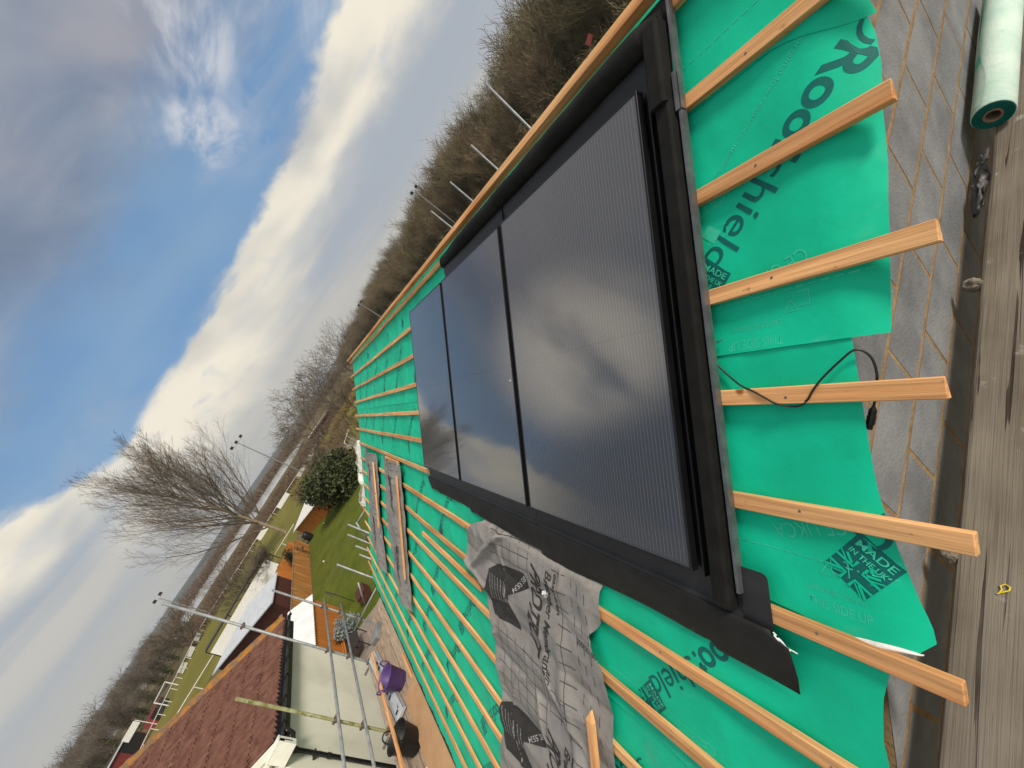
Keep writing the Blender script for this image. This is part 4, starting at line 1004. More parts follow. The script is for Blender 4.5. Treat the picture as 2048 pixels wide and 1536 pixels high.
rt.add([(RX, y0, EZ + (EX - RX) * NP), (RX, y1, EZ + (EX - RX) * NP), (-17.0, y1, EZ - .05), (-17.0, y0, EZ - .05)], [(0, 1, 2, 3)])
rt.build('tiled_roof', TILE, nh, smooth=False, fix=False)
vg = MB()
def vgf(a, b):
    x = EX + .03 + (RX - EX - .03) * a; w = math.pi * b
    return (x, 11.80 + .185 * math.cos(w) + .012 * fbm(x * 3, 2), EZ + (EX - x) * NP + .015 + .085 * math.sin(w) + .022 * fbm(x * 4, b * 3, 5) + .02 * (1 - ((x * 2.2) % 1)))
vg.grid(160, 8, vgf); vg.build('lichen_verge', LICHEN, nh, smooth=False, fix=False)
g = MB(); pr = [(.055 * math.cos(t), .055 * math.sin(t)) for t in [math.pi + q * math.pi / 8 for q in range(9)]] + [(.049 * math.cos(t), .049 * math.sin(t)) for t in [2 * math.pi - q * math.pi / 8 for q in range(9)]]
GX, GZ2 = -4.845, -1.155
g.sweep(pr, [(lambda a, b, y=y: (GX + a, y, GZ2 + b)) for y in (7.20, 11.95)], 0, True); gu = g.build('gutter', BLKPVC, nh)
br = MB()
for q in range(7):
    y = 7.5 + q * .72; br.box(GX - .066, GX + .062, y - .016, y + .016, GZ2 - .062, GZ2 + .006)
br.build('gutter_bracket', BLKPVC, gu)
fb = MB(); fb.box(-4.93, -4.905, 7.15, 11.7, -1.34, -1.12); fb.build('fascia_board', BLKPVC, nh)
sf_ = MB(); sf_.box(-5.15, -4.93, 7.15, 11.7, -1.345, -1.33); sf_.build('soffit', UPVC, nh)
dp = MB(); yd = 7.32
dp.tube([(GX, yd, GZ2 - .05), (GX, yd, -1.33), (GX - .01, yd, -1.37), (-5.06, yd, -1.50), (-5.085, yd, -1.56), (-5.085, yd, GZ)], .037, 12); dpo = dp.build('downpipe', BLKPVC, nh, smooth=True)
c = MB()
for z in (-1.30, -1.58, -2.2, -3.9): c.tube([(GX if z > -1.4 else -5.085, yd, z), (GX if z > -1.4 else -5.085, yd, z + .06)], .047, 12)
c.box(-5.15, -5.06, yd - .075, yd + .075, -1.92, -1.895); c.build('pipe_clip', BLKPVC, dpo)
bb = MB()
def bpt(x, dz): return (x, EZ + (EX - x) * NP + dz)
for y0_, y1_, d0, d1 in ((7.02, 7.045, .035, -.20), (6.985, 7.02, .05, -.06)):
    (xa, za), (xb, zb) = bpt(-4.80, d0), bpt(RX, d0); (xc, zc_), (xd, zd) = bpt(RX, d1), bpt(-4.80, d1)
    bb.hexa([(xa, y0_, zd), (xa, y1_, zd), (xd, y1_, za), (xd, y0_, za), (xb, y0_, zc_), (xb, y1_, zc_), (xc, y1_, zb), (xc, y0_, zb)])
bb.build('barge_board', UPVC, nh)
bx = MB(); bx.box(-5.14, -4.80, 6.96, 7.10, -1.40, -1.10); bx.box(-5.145, -4.795, 6.955, 7.105, -1.115, -1.085); bx.build('box_end', UPVC, nh, bevel=.004)

# ================================================================== GROUND
def struct(name, m, matl, **k):
    o = m.build(name, matl, fix=False, **k); o['kind'] = 'structure'; return o
m = MB()
RINGS = [0, 6, 12, 20, 30, 45, 65, 90, 130, 180, 260, 380, 560, 800, 1200, 1800, 2600, 4000]
NS = 96
def gh(r, a):
    if r < 420: return GZ
    x, y = r * math.sin(a), r * math.cos(a)
    return GZ - .5 * sstep(420, 800, r)
for r in RINGS:
    for j in range(NS):
        a = 2 * math.pi * j / NS; m.v.append((r * math.sin(a), r * math.cos(a), gh(r, a)))
for i in range(1, len(RINGS)):
    for j in range(NS):
        j2 = (j + 1) % NS; m.f.append((i * NS + j, i * NS + j2, (i - 1) * NS + j2, (i - 1) * NS + j) if i > 1 else (NS + j, NS + j2, 0)); m.m.append(0)
struct('ground', m, GROUND, smooth=True)
def sheet(name, pts, z, matl, step=None):
    m = MB(); m.add([(x, y, z) for x, y in pts], [tuple(range(len(pts)))]); o = m.build(name, matl, fix=False)
    if o.data.polygons[0].normal.z < 0: o.data.flip_normals()
    o['kind'] = 'structure'; return o
sheet('lawn', [(-10.75, 21.6), (-6.2, 19.4), (3.5, 19.4), (3.5, 47), (-6, 47), (-10.75, 48.8)], GZ + .004, LAWN)
sheet('patio', [(-10.9, 4), (6.4, 4), (6.4, 19.4), (-6.2, 19.4), (-10.75, 21.6)], GZ + .008, PATIO)
sheet('playing_field', [(-52, 57.5), (52, 57.5), (60, 66), (55, 190), (14, 200), (-3, 146), (-52, 146)], GZ + .004, PITCHG)
sheet('water', [(-330, 190), (-120, 205), (-16, 225), (-10, 280), (-40, 345), (-330, 330)], GZ + .02, WATER)
# hills: ridge after ridge in the distance
def hills(name, d0, d1, amp, base, seed, a0, a1):
    m = MB()
    def hp(s, t):
        a = R_(a0 + (a1 - a0) * t); r = d0 + (d1 - d0) * s
        h = amp * (math.sin(min(1, s * 1.25) * math.pi / 2) ** 1.3) * (.72 + .28 * fbm(t * 5 + seed, s * .8, 0, 4) * 1.6) * sstep(0, .10, t) * sstep(1, .90, t)
        return (r * math.sin(a), r * math.cos(a), base + h)
    m.grid(16, 140, hp); struct(name, m, HILLM, smooth=True)
hills('hills', 700, 2600, 36, GZ - 1, 1.3, -60, 40)
hills('far_hills', 2400, 4000, 40, GZ + 4, 6.1, -60, 70)

# ================================================================== TREES
def grow(mb, p, d, L, r, lvl, P, rng):
    """one bending branch and its children"""
    ns = 4 if lvl < 2 else (3 if lvl < P['lv'] else 2)
    pts = [p.copy()]; rs = [r]; q = p.copy(); dd = d.copy()
    for i in range(ns):
        dd = (dd + Vector((rng.gauss(0, 1), rng.gauss(0, 1), rng.gauss(0, 1))) * P['kink'] + Vector((P['lean'][0], P['lean'][1], P['up'] if lvl else 0)) * (1 if lvl else .3)).normalized()
        q = q + dd * (L / ns); pts.append(q.copy()); rs.append(max(r * (1 - (i + 1) / ns * .72), P['rmin']))
    mb[0 if lvl < P['split'] else 1].tube(pts, rs, 6 if lvl == 0 else (5 if lvl == 1 else 3), False)
    if lvl >= P['lv']: return
    n = P['n'][lvl]
    for k in range(n):
        t = P['t0'][lvl] + (1 - P['t0'][lvl]) * ((k + rng.random()) / n); t = min(t, .999)
        i = min(ns - 1, int(t * ns)); f = t * ns - i; b = pts[i].lerp(pts[i + 1], f)
        ax = (pts[i + 1] - pts[i]).normalized(); az = k * 2.399 + rng.random() * .8
        o1 = ax.orthogonal().normalized(); o2 = ax.cross(o1)
        sp = P['spread'][lvl] * rng.uniform(.7, 1.3)
        nd = (ax * math.cos(sp) + (o1 * math.cos(az) + o2 * math.sin(az)) * math.sin(sp)).normalized()
        ll = L * P['len'][lvl] * (1.15 - P.get('cone', .65) * t) * rng.uniform(.75, 1.25)
        grow(mb, b, nd, ll, max(rs[min(i, len(rs) - 1)] * P['rad'], P['rmin']), lvl + 1, P, rng)
def tree_bits(seed, P, H, r0, d=(0, 0, 1)):
    """grown at a nominal size, then scaled so that its top is H above the ground"""
    rng = random.Random(seed); a, b = MB(), MB()
    grow((a, b), Vector((0, 0, 0)), Vector(d).normalized(), H * .7, r0, 0, P, rng)
    tp_ = max(a.v + b.v, key=lambda v: v[2]); k = H / tp_[2]; wd = P.get('wide', 1); sx, sy = P.get('tip', (0, 0))
    mx_ = sum(v[0] for v in b.v) / max(1, len(b.v)); my_ = sum(v[1] for v in b.v) / max(1, len(b.v)); mz_ = sum(v[2] for v in b.v) / max(1, len(b.v)) or 1
    for q in (a, b): q.v = [((v[0] - (mx_ / mz_ - sx) * v[2]) * k * wd, (v[1] - (my_ / mz_ - sy) * v[2]) * k * wd, v[2] * k) for v in q.v]
    return a, b
def place_tree(name, lab, loc, a, b, bark, twig, group=None, cat='tree'):
    t = thing(name, lab, cat, loc, group)
    for mb_, nm, mt in ((a, 'trunk', bark), (b, 'crown', twig)):
        if not mb_.v: continue
        mb_.v = [(v[0] + loc[0], v[1] + loc[1], v[2] + loc[2]) for v in mb_.v]
        mb_.build(nm, mt, t, fix=False)
    return t
def polar(az, D, z=GZ): return (-.128 + D * math.sin(R_(az)), -.986 + D * math.cos(R_(az)), z)
# the big bare tree: a fan of long ascending limbs
PB = dict(lv=4, kink=.06, up=.115, lean=(.014, 0, 0), rmin=.0115, split=1, cone=.50, tip=(.012, 0), wide=.95, n=(36, 13, 7, 3), t0=(.13, .12, .12, .2), spread=(.66, .42, .42, .5), len=(.70, .46, .46, .55), rad=.40)
a, b = tree_bits(11, PB, 26.5, .38, (-.03, 0, 1))
place_tree('bare_tree', 'tallest bare tree with fan of long branches beyond the garden shed', polar(-12.6, 74), a, b, BARKG, TWIG)
PM = dict(lv=4, kink=.09, up=.07, lean=(0, 0, 0), rmin=.027, split=1, cone=.30, wide=1.5, n=(15, 8, 5, 2), t0=(.10, .14, .2, .2), spread=(.72, .55, .55, .6), len=(.78, .55, .5, .6), rad=.5)
for k, (az_, D, H, sd, lab) in enumerate(((8.4, 132, 18.0, 5, 'bare tree beside the far end of the ridge, standing alone'), (3.4, 128, 18.5, 21, 'bare spreading tree left of the far roof corner, right of a similar one'),
                                        (-.8, 112, 16.5, 33, 'bare spreading tree nearest the three lamp floodlight'), (4.4, 78, 8.2, 9, 'small bare tree in front of the field by the far roof verge'), (-3.6, 62, 6.0, 14, 'thin bare sapling behind the evergreen bush'),
                                        (-19.2, 68, 7.0, 27, 'dark small bare tree against the white lake, behind the brown shed'), (-16.4, 60, 4.2, 29, 'lowest bare shrub tree against the pale dugout wall'), (-24.6, 112, 9.5, 41, 'bare open tree at the lake end of the bank'))):
    P = dict(PM)
    if H < 8.5: P['rmin'] = .014
    a, b = tree_bits(sd, P, H, H * .014 + .04)
    place_tree('bare_tree', lab, polar(az_, D), a, b, TWIG, TWIG, 'bare trees round the playing field')
# the wood on the right and the bank of trees on the left: a few kinds, each tree its own object
def wood_kind(seed, H, dense):
    P = dict(lv=3, kink=.09, up=.10, lean=(0, 0, 0), rmin=.026, split=9, cone=.15, wide=1.15, n=(15, dense, 6), t0=(.16, .10, .10), spread=(.48, .48, .55), len=(.62, .50, .50), rad=.45)
    a, b = tree_bits(seed, P, H, .17); a.f += [tuple(i + len(a.v) for i in f) for f in b.f]; a.m += b.m; a.v += b.v
    rng = random.Random(seed + 50)
    for k in range(420 if seed % 2 else 150):                   # ivy on the stem and lower limbs
        z = rng.uniform(.3, H * .62); w = rng.uniform(0, 6.28); r = rng.uniform(.2, 1.1) * (1 - z / H)
        c = Vector((r * math.cos(w), r * math.sin(w), z)); d = Vector((rng.gauss(0, 1), rng.gauss(0, 1), rng.gauss(0, 1))).normalized(); e = d.orthogonal().normalized() * .24; f = d.cross(e) * .9
        a.add([c + e, c + f, c - e, c - f], [(0, 1, 2, 3)], 1)
    return a
BANKT = mat('grey_winter_twig', (.085, .070, .055), (.165, .14, .11), .35, .9, .1, rnd=.2)
KINDS = []
for k, (sd, H, dn) in enumerate(((101, 14, 9), (102, 15.0, 10), (103, 13, 9), (104, 15.5, 10), (105, 13.5, 10), (106, 11.0, 10), (101, 14, 10), (102, 15.0, 11), (103, 13, 10))):
    a = wood_kind(sd, H, dn); me = bpy.data.meshes.new('wood_tree'); me.from_pydata(a.v, [], a.f); me.materials.append(WOODT if k < 6 else BANKT); me.materials.append(LEAFI); me.polygons.foreach_set('material_index', a.m); me.update(); KINDS.append(me)
def wood_tree(loc, k, s, lab, group):
    o = bpy.data.objects.new('woodland_tree', KINDS[k]); COL.objects.link(o); o.location = loc; o.rotation_euler = (0, 0, random.uniform(0, 6.28)); o.scale = (s * random.uniform(.92, 1.15), s * random.uniform(.92, 1.15), s)
    return tag(o, lab, 'tree', group)
rw = random.Random(5)
n = 0
for rowi, (xoff, hs) in enumerate(((56, .80), (61, .92), (66, 1.0), (72, 1.06), (80, 1.10))):
    y = 26 + rowi * 1.9
    while y < (300 if rowi < 3 else 235):
        x = xoff + rw.uniform(-2.5, 2.5) - 8 * sstep(90, 300, y); yy = y + rw.uniform(-1.5, 1.5)
        az_ = math.degrees(math.atan2(x, yy))
        sc_ = hs * 1.07 * rw.uniform(.84, 1.05) * (.78 if 44 < az_ < 50 else 1)
        if not (rowi < 1 and rw.random() < .15): wood_tree((x, yy, GZ + .8 * rowi), rw.randrange(6), sc_, 'bare brown tree in the wood behind the ridge', 'bare trees of the wood behind the ridge'); n += 1
        y += (3.3 + .009 * y) * (1.0 if rowi < 3 else 1.25)
m = 0
for rowi in range(3):
    for q in range(13):
        az_ = -23.6 - q * 1.05 - rw.uniform(0, .6); D = 122 + rowi * 14 + rw.uniform(-5, 5) + 28 * sstep(-29, -24, az_)
        hs = (.56 + .10 * rowi) * (1.05 if az_ < -28 else .92) * rw.uniform(.85, 1.12)
        wood_tree(polar(az_, D), 6 + rw.randrange(3), hs, 'bare dark tree on the bank beyond the goal, left of the lake', 'bare trees on the bank beyond the goal'); m += 1
print('wood trees', n, 'bank', m)
# brushwood and scrub nobody could count
def brush(name, area, cnt, hmin, hmax, matl, seed, th=.04, leaf=None):
    rg = random.Random(seed); mb = MB()
    for k in range(cnt):
        x, y = area(rg); h = rg.uniform(hmin, hmax)
        for q in range(7):
            w = rg.uniform(0, 6.28); sp = rg.uniform(.15, .75)
            e = Vector((x + h * sp * math.cos(w), y + h * sp * math.sin(w), GZ + h * rg.uniform(.55, 1)))
            b0 = Vector((x, y, GZ)); md = b0.lerp(e, .5) + Vector((rg.gauss(0, .08), rg.gauss(0, .08), .12)) * h
            s = Vector((math.sin(w), -math.cos(w), 0)) * th
            mb.add([b0 - s, b0 + s, md + s * .8, md - s * .8, e], [(0, 1, 2, 3), (3, 2, 4)])
            for z in range(4):
                f = md.lerp(e, rg.random()); g2 = f + Vector((rg.gauss(0, .22), rg.gauss(0, .22), rg.uniform(.05, .35))) * h
                mb.add([f - s * .5, f + s * .5, g2], [(0, 1, 2)])
    o = mb.build(name, matl, fix=False); o['kind'] = 'stuff'; return o
def strip_area(a0, a1, d0, d1): return lambda g: polar(g.uniform(a0, a1), g.uniform(d0, d1))[:2]
brush('scrub', strip_area(-25, 12, 112, 170), 1700, .8, 2.1, SCRUBM, 1, .06)
brush('far_scrub', strip_area(-33, 12, 350, 560), 1500, 3.5, 6.5, SCRUBM, 2, .20)
brush('field_edge_scrub', strip_area(-9, 3, 58, 92), 260, .8, 2.6, SCRUBM, 3, .03)
brush('undergrowth', lambda g: (g.uniform(52, 90) - 6, g.uniform(24, 300)), 1500, 1.5, 5.0, WOODT, 4, .06)
brush('reeds', strip_area(.5, 9, 96, 104), 260, .8, 1.7, SCRUBY, 6, .04)
# leafy bushes: many small leaves through the volume
def leaf_bush(name, lab, c, rx, ry, h, cnt, matl, seed, size=.12, group=None):
    rg = random.Random(seed); t = thing(name, lab, 'bush', c, group); mb = MB(); st = MB()
    lob = [(rg.uniform(-.6, .6), rg.uniform(-.6, .6), rg.uniform(.25, .8), rg.uniform(.30, .52)) for _ in range(11)]
    for k in range(cnt):
        q = lob[k % len(lob)]; d = Vector((rg.gauss(0, 1), rg.gauss(0, 1), rg.gauss(0, 1))).normalized() * q[3] * rg.random() ** .33 * (1.0 if rg.random() < .85 else rg.uniform(1.0, 1.45))
        p = Vector((c[0] + (q[0] + d.x) * rx, c[1] + (q[1] + d.y) * ry, c[2] + max(.03, q[2] + d.z) * h))
        nrm = (d + Vector((rg.gauss(0, .5), rg.gauss(0, .5), rg.gauss(0, .5) + .3))).normalized(); e = nrm.orthogonal().normalized()
        e = (Matrix.Rotation(rg.uniform(0, 6.28), 3, nrm) @ e) * size * rg.uniform(.6, 1.3); f = nrm.cross(e) * .5
        mb.add([p - e, p + f, p + e, p - f], [(0, 1, 2, 3)])
    for q in lob: st.tube([(c[0], c[1], c[2]), (c[0] + q[0] * rx * .5, c[1] + q[1] * ry * .5, c[2] + q[2] * h * .6), (c[0] + q[0] * rx, c[1] + q[1] * ry, c[2] + q[2] * h)], [.06, .04, .015], 5, False)
    mb.build('foliage', matl, t, fix=False); st.build('stem', TWIG, t, fix=False); return t
leaf_bush('evergreen_bush', 'big dark evergreen bush at the far corner of the lawn', (-4.15, 42.0, GZ), 3.7, 3.8, 3.7, 10000, LEAFD, 3, .17)
leaf_bush('evergreen_bush', 'rusty green shrub behind the big evergreen bush by the roof verge', (-1.6, 44.5, GZ), 2.0, 2.0, 2.1, 2200, mat('rusty_leaf', (.10, .075, .02), (.19, .12, .04), 1.2, .8, .1), 8, .14)
leaf_bush('fence_shrub', 'small green shrub standing on top of the orange fence line', (-11.3, 42.2, GZ), .75, .9, 2.4, 900, LEAFD, 12, .11)
leaf_bush('silvery_plant', 'silvery grey leafed plant in front of the orange shed', (-7.75, 20.6, GZ), .70, 1.0, .85, 2600, LEAFG, 21, .06)
for k in range(4):
    x, y = ((.8, 62), (4.2, 75), (10, 150), (-1.5, 150))[k]
m = MB()

# ================================================================== GARDEN AND FIELD
def fence(name, lab, a, b, h, matl, bays, rail=True, lean=0):
    a, b = Vector((a[0], a[1], GZ)), Vector((b[0], b[1], GZ)); t = thing(name, lab, 'fence', tuple((a + b) / 2))
    d = (b - a); L = d.length; d /= L; s = Vector((-d.y, d.x, 0)); n = int(L / .145); rg = random.Random(len(lab)); m = MB()
    for k in range(n):
        p = a + d * (k + .5) * L / n; hh = h + rg.uniform(-.012, .012); m.obox(p + Vector((0, 0, hh / 2)) + s * (.008 if k % 2 else -.004), d * (L / n / 2 + .004), s * .008, (0, 0, hh / 2))
    m.build('boards', matl, t)
    for k in range(bays + 1): m = MB(); p = a + d * L * k / bays; m.obox(p + Vector((0, 0, h / 2 + .03)) - s * .05, d * .045, s * .045, (0, 0, h / 2 + .03)); m.build('post', matl, t)
    m = MB(); m.obox((a + b) / 2 + Vector((0, 0, h + .012)), d * L / 2, s * .045, (0, 0, .014)); m.build('capping_rail', STONE, t); return t
fence('garden_fence', 'weathered orange board fence along the left side of the lawn', (-10.8, 23.2), (-10.9, 45.5), 1.52, FENCE, 12)
fence('garden_fence', 'bright new orange fence showing above the weathered one, by the brown shed', (-11.2, 45.6), (-15.4, 35.2), 1.95, OCHRE, 6)
def shed(name, lab, foot, ze, roofpts, wallm, roofm, extra=None):
    c = (sum(p[0] for p in foot) / len(foot), sum(p[1] for p in foot) / len(foot), GZ); t = thing(name, lab, 'shed', c); n = len(foot)
    m = MB(); m.add([(x, y, GZ) for x, y in foot] + [(x, y, z) for (x, y), z in zip(foot, ze)], [(i, (i + 1) % n, n + (i + 1) % n, n + i) for i in range(n)]); m.build('wall', wallm, t)
    m = MB(); k = len(roofpts); m.add([p for p in roofpts] + [(x, y, z - .07) for x, y, z in roofpts], [tuple(range(k)), tuple(range(2 * k - 1, k - 1, -1))] + [(i, (i + 1) % k, k + (i + 1) % k, k + i) for i in range(k)]); m.build('roof', roofm, t)
    return t
# corrugated roof on the orange shed: real corrugations
t = thing('orange_shed', 'orange timber shed with a white corrugated roof beside the lawn', 'shed', (-9.4, 21, GZ))
m = MB(); m.box(-10.5, -8.40, 16.8, 24.35, GZ, -4.30); m.build('wall', OCHRE, t)
m = MB()
for k in range(52): y = 16.82 + k * .145; m.box(-8.40, -8.385, y, y + .132, GZ, -4.27)
m.build('cladding', OCHRE, t)
m = MB()
def corr(a, b):
    y = 16.6 + 8.0 * b; x = -8.24 - 1.20 * a; f = .022 * math.sin(y * 2 * math.pi / .15)
    return (x, y + .0, -4.22 + .66 * a + f)
m.grid(3, 640, corr); m.grid(3, 640, lambda a, b: (-9.44 - 1.2 * a, 16.6 + 8 * b, -3.56 - .66 * a + .022 * math.sin((16.6 + 8 * b) * 2 * math.pi / .15)))
m.build('corrugated_roof', CORR, t, smooth=True, fix=False)
SHF = [(-11.2, 30.1), (-11.1, 35.0), (-15.3, 39.3), (-18.4, 36.2)]
shed('brown_shed', 'dark brown timber shed with a pale felt roof behind the garden fence', SHF, [-3.40] * 4, [(-11.05, 29.75, -3.32), (-10.95, 35.2, -3.30), (-15.3, 39.8, -3.24), (-18.8, 36.1, -3.30)], BROWNT, ROOFW)
shed('garden_shed', 'long low orange shed with a leaf strewn pale roof at the end of the lawn', [(-10.75, 49.0), (-6.7, 45.0), (-4.0, 48.2), (-8.2, 53.2)], [-4.42] * 4,
     [(-11.0, 48.8, -4.34), (-6.6, 44.6, -4.34), (-3.9, 48.4, -4.22), (-8.4, 54.0, -4.22), ], OCHRE, ROOFS)
wb = thing('water_butt', 'black water butt at the corner of the low garden shed', 'water butt', (-10.5, 46.6, GZ))
m = MB(); m.tube([(-10.3, 46.4, GZ), (-10.3, 46.4, GZ + .1), (-10.3, 46.4, GZ + .5), (-10.3, 46.4, GZ + .9), (-10.3, 46.4, GZ + .95)], [.30, .36, .40, .36, .34], 20); m.build('barrel', BLKPVC, wb, smooth=True)
m = MB(); m.tube([(-10.3, 46.4, GZ + .95), (-10.3, 46.4, GZ + 1.0)], [.37, .30], 20); m.build('lid', BLKPVC, wb); m = MB(); m.tube([(-10.5, 47.0, -4.5), (-10.4, 46.7, -4.7), (-10.3, 46.5, GZ + .98)], .035, 8); m.build('inlet_pipe', BLKPVC, wb)
# garden bench with black metal ends
t = thing('garden_bench', 'black metal framed garden bench with wooden slats on the patio', 'bench', (-8.2, 18.9, GZ))
m = MB()
for k in range(4): m.beam((-8.55 + k * .14, 18.0, GZ + .45), (-8.55 + k * .14, 19.9, GZ + .45), .09, .025)
m.build('seat', OCHRE, t)
m = MB()
for k in range(3): m.beam((-8.66 - k * .03, 18.0, GZ + .60 + k * .13), (-8.66 - k * .03, 19.9, GZ + .60 + k * .13), .025, .09)
m.build('backrest', BROWNT, t)
for y in (18.0, 19.9):
    m = MB(); m.tube(catmull([(-8.05, y, GZ), (-8.08, y, GZ + .4), (-8.05, y, GZ + .62), (-8.35, y, GZ + .68), (-8.66, y, GZ + .62)], 5), .03, 8); m.tube([(-8.62, y, GZ), (-8.60, y, GZ + .45), (-8.76, y, GZ + 1.02)], .03, 8); m.beam((-8.62, y, GZ + .42), (-8.05, y, GZ + .42), .05, .03); m.build('metal_end', DARKM, t)
t = thing('garden_table', 'dark low garden table beside the bench', 'table', (-7.5, 18.3, GZ))
m = MB(); m.box(-7.9, -7.1, 17.6, 18.9, GZ + .56, GZ + .60); m.build('tabletop', DARKM, t)
for x, y in ((-7.85, 17.65), (-7.15, 17.65), (-7.85, 18.85), (-7.15, 18.85)): m = MB(); m.tube([(x, y, GZ), (x, y, GZ + .56)], .025, 8); m.build('leg', DARKM, t)
t = thing('garden_planter', 'dark red brown planter box by the lawn edge below the scaffold', 'planter', (-6.35, 21.0, GZ))
m = MB(); m.box(-6.70, -6.1, 20.7, 21.7, GZ + .03, GZ + .45); m.build('box', BROWNT, t, bevel=.02); m = MB(); m.box(-6.74, -6.06, 20.66, 21.74, GZ + .45, GZ + .48); m.build('rim', BROWNT, t)
t = thing('bird_feeder', 'thin bird feeder pole with a hanging tube on the lawn', 'bird feeder', (-7.3, 22.6, GZ))
m = MB(); m.tube(catmull([(-7.3, 22.6, GZ), (-7.3, 22.6, GZ + 1.4), (-7.36, 22.8, GZ + 1.62), (-7.5, 23.1, GZ + 1.5)], 5), .018, 8); m.build('pole', DARKM, t); m = MB(); m.tube([(-7.5, 23.1, GZ + 1.47), (-7.5, 23.1, GZ + 1.2)], .05, 10); m.tube([(-7.5, 23.1, GZ + 1.2), (-7.5, 23.1, GZ + 1.16)], .11, 10); m.build('seed_tube', EDGEM, t)
for k, (x, y) in enumerate(((-8.75, 33.5), (-7.9, 42.6))):
    t = thing('garden_light', ('small pale lamp on a short stake in the lawn beneath the long tube', 'small pale lamp on a stake at the foot of the evergreen bush')[k], 'garden light', (x, y, GZ), 'stake lamps in the lawn')
    m = MB(); m.tube([(x, y, GZ), (x, y, GZ + .28)], .012, 6); m.build('stake', DARKM, t); m = MB(); m.tube([(x, y, GZ + .28), (x, y, GZ + .30), (x, y, GZ + .36), (x, y, GZ + .40)], [.03, .07, .07, .02], 10); m.build('lamp_head', PALEW, t)
# dugout
t = thing('dugout', 'pale walled dugout with a thin black roof beside the near touchline', 'dugout', (-20, 55, GZ))
m = MB(); m.beam((-16.4, 56.3, GZ + .95), (-25.5, 53.2, GZ + .95), .12, 1.9); m.build('wall', PALEW, t)
m = MB(); m.beam((-15.9, 57.2, GZ + 2.35), (-25.8, 54.0, GZ + 2.35), 1.6, .14); m.build('roof', DARKM, t)
for q in (0, .33, .66, 1): m = MB(); p = Vector((-15.9, 56.9, GZ)).lerp(Vector((-25.8, 53.7, GZ)), q); m.tube([p, p + Vector((0, 0, 2.3))], .05, 8); m.build('post', DARKM, t)
# rails round the pitch
def rail(name, lab, pts, h=1.1, sp=2.6, r=.045, group='white rails round the playing field', post=True):
    t = thing(name, lab, 'rail', (pts[0][0], pts[0][1], GZ), group); m = MB(); m.tube([(x, y, GZ + h) for x, y in pts], r, 8); m.build('top_rail', PALEW, t)
    for (xa, ya), (xb, yb) in zip(pts[:-1], pts[1:]):
        L = math.hypot(xb - xa, yb - ya); n = max(1, int(L / sp))
        for k in range(n):
            x, y = xa + (xb - xa) * k / n, ya + (yb - ya) * k / n; m = MB(); m.tube([(x, y, GZ), (x, y, GZ + h)], r * .85, 6); m.build('post', PALEW, t)
    return t
rail('pitch_rail', 'white rail behind the goal on the far left of the field', [(-46.9, 70), (-46.4, 104)], sp=2.9, r=.055)
rail('pitch_rail', 'white rail along the far side of the field beyond the dugout', [(-46, 104.3), (-22, 107.5)], r=.05, sp=4)
rail('pitch_rail', 'white rail along the far side of the field past the big bare tree', [(-21.6, 107.5), (-4, 110)], r=.05, sp=4)
rail('pitch_rail', 'white rail on the near side of the field by the tiled roof', [(-35.5, 57.0), (-26.2, 57.3)], r=.05, sp=4.2)
rail('pitch_rail', 'short white rail on the near side of the field beside the orange fence', [(-17.2, 58.2), (-12.0, 57.6)], r=.045, sp=2.6)
rail('pitch_rail', 'white rail near the far roof verge, closest to the bush', [(-.5, 57.4), (1.5, 62.0)], r=.05, sp=2.5)
t = thing('goal', 'white football goal in front of the red hut', 'goal', (-47.5, 85.5, GZ))
for y in (82.8, 88.3): m = MB(); m.tube([(-47.5, y, GZ), (-47.5, y, GZ + 2.1)], .085, 8); m.build('post', PALEW, t)
m = MB(); m.tube([(-47.5, 82.72, GZ + 2.1), (-47.5, 88.38, GZ + 2.1)], .085, 8); m.build('crossbar', PALEW, t)
m = MB()
for k in range(12):
    y = 82.9 + k * .48; m.beam((-47.6, y, GZ + 2.05), (-49.2, y, GZ + .02), .015, .015)
for k in range(6): m.beam((-47.6 - k * .3, 82.9, GZ + 2.05 - k * .39), (-47.6 - k * .3, 88.2, GZ + 2.05 - k * .39), .015, .015)
m.build('net', GALV, t)
for k, (pa, pb, z0, z1, lab) in enumerate((((-47.0, 90.6), (-46.8, 93.6), .25, 1.15, 'white advertising board nearest the goal'), ((-46.7, 95.4), (-46.5, 98.6), .25, 1.15, 'white advertising board two along from the goal'),
        ((-46.4, 101.0), (-46.2, 103.2), .25, 1.1, 'white advertising board at the corner of the far rail'), ((-27.5, 106.5), (-24.6, 106.9), .1, 1.2, 'pale advertising board on the far rail right of the dugout'),
        ((-20.2, 107.4), (-16.6, 107.9), .1, 1.2, 'pale advertising board on the far rail left of the big bare tree'), ((-12.6, 108.6), (-9.4, 109), .15, 1.15, 'brightest advertising board on the far rail, beyond the pale roof'), ((-8.4, 109.1), (-6.0, 109.4), .15, 1.15, 'advertising board on the far rail, farthest to the right'))):
    m = MB(); a_, b_ = Vector((pa[0], pa[1], GZ + (z0 + z1) / 2)), Vector((pb[0], pb[1], GZ + (z0 + z1) / 2)); m.beam(a_ + Vector((.08, -.08, 0)), b_ + Vector((.08, -.08, 0)), .03, z1 - z0)
    tag(m.build('advertising_board', PALEW), lab, 'board', 'advertising boards on the pitch rails')
sg = thing('notice_board', 'white notice board on a post behind the rail, left of the goal', 'sign', (-50.5, 83.0, GZ)); m = MB(); m.beam((-51.6, 80.6, GZ + 2.75), (-50.5, 83.2, GZ + 2.75), .06, .95); m.build('panel', PALEW, sg); m = MB(); m.tube([(-50.4, 83.3, GZ), (-50.4, 83.3, GZ + 3.1)], .05, 8); m.build('post', PALEW, sg)
t = thing('club_hut', 'red hut with a black front at the left end of the field', 'hut', (-57, 86, GZ))
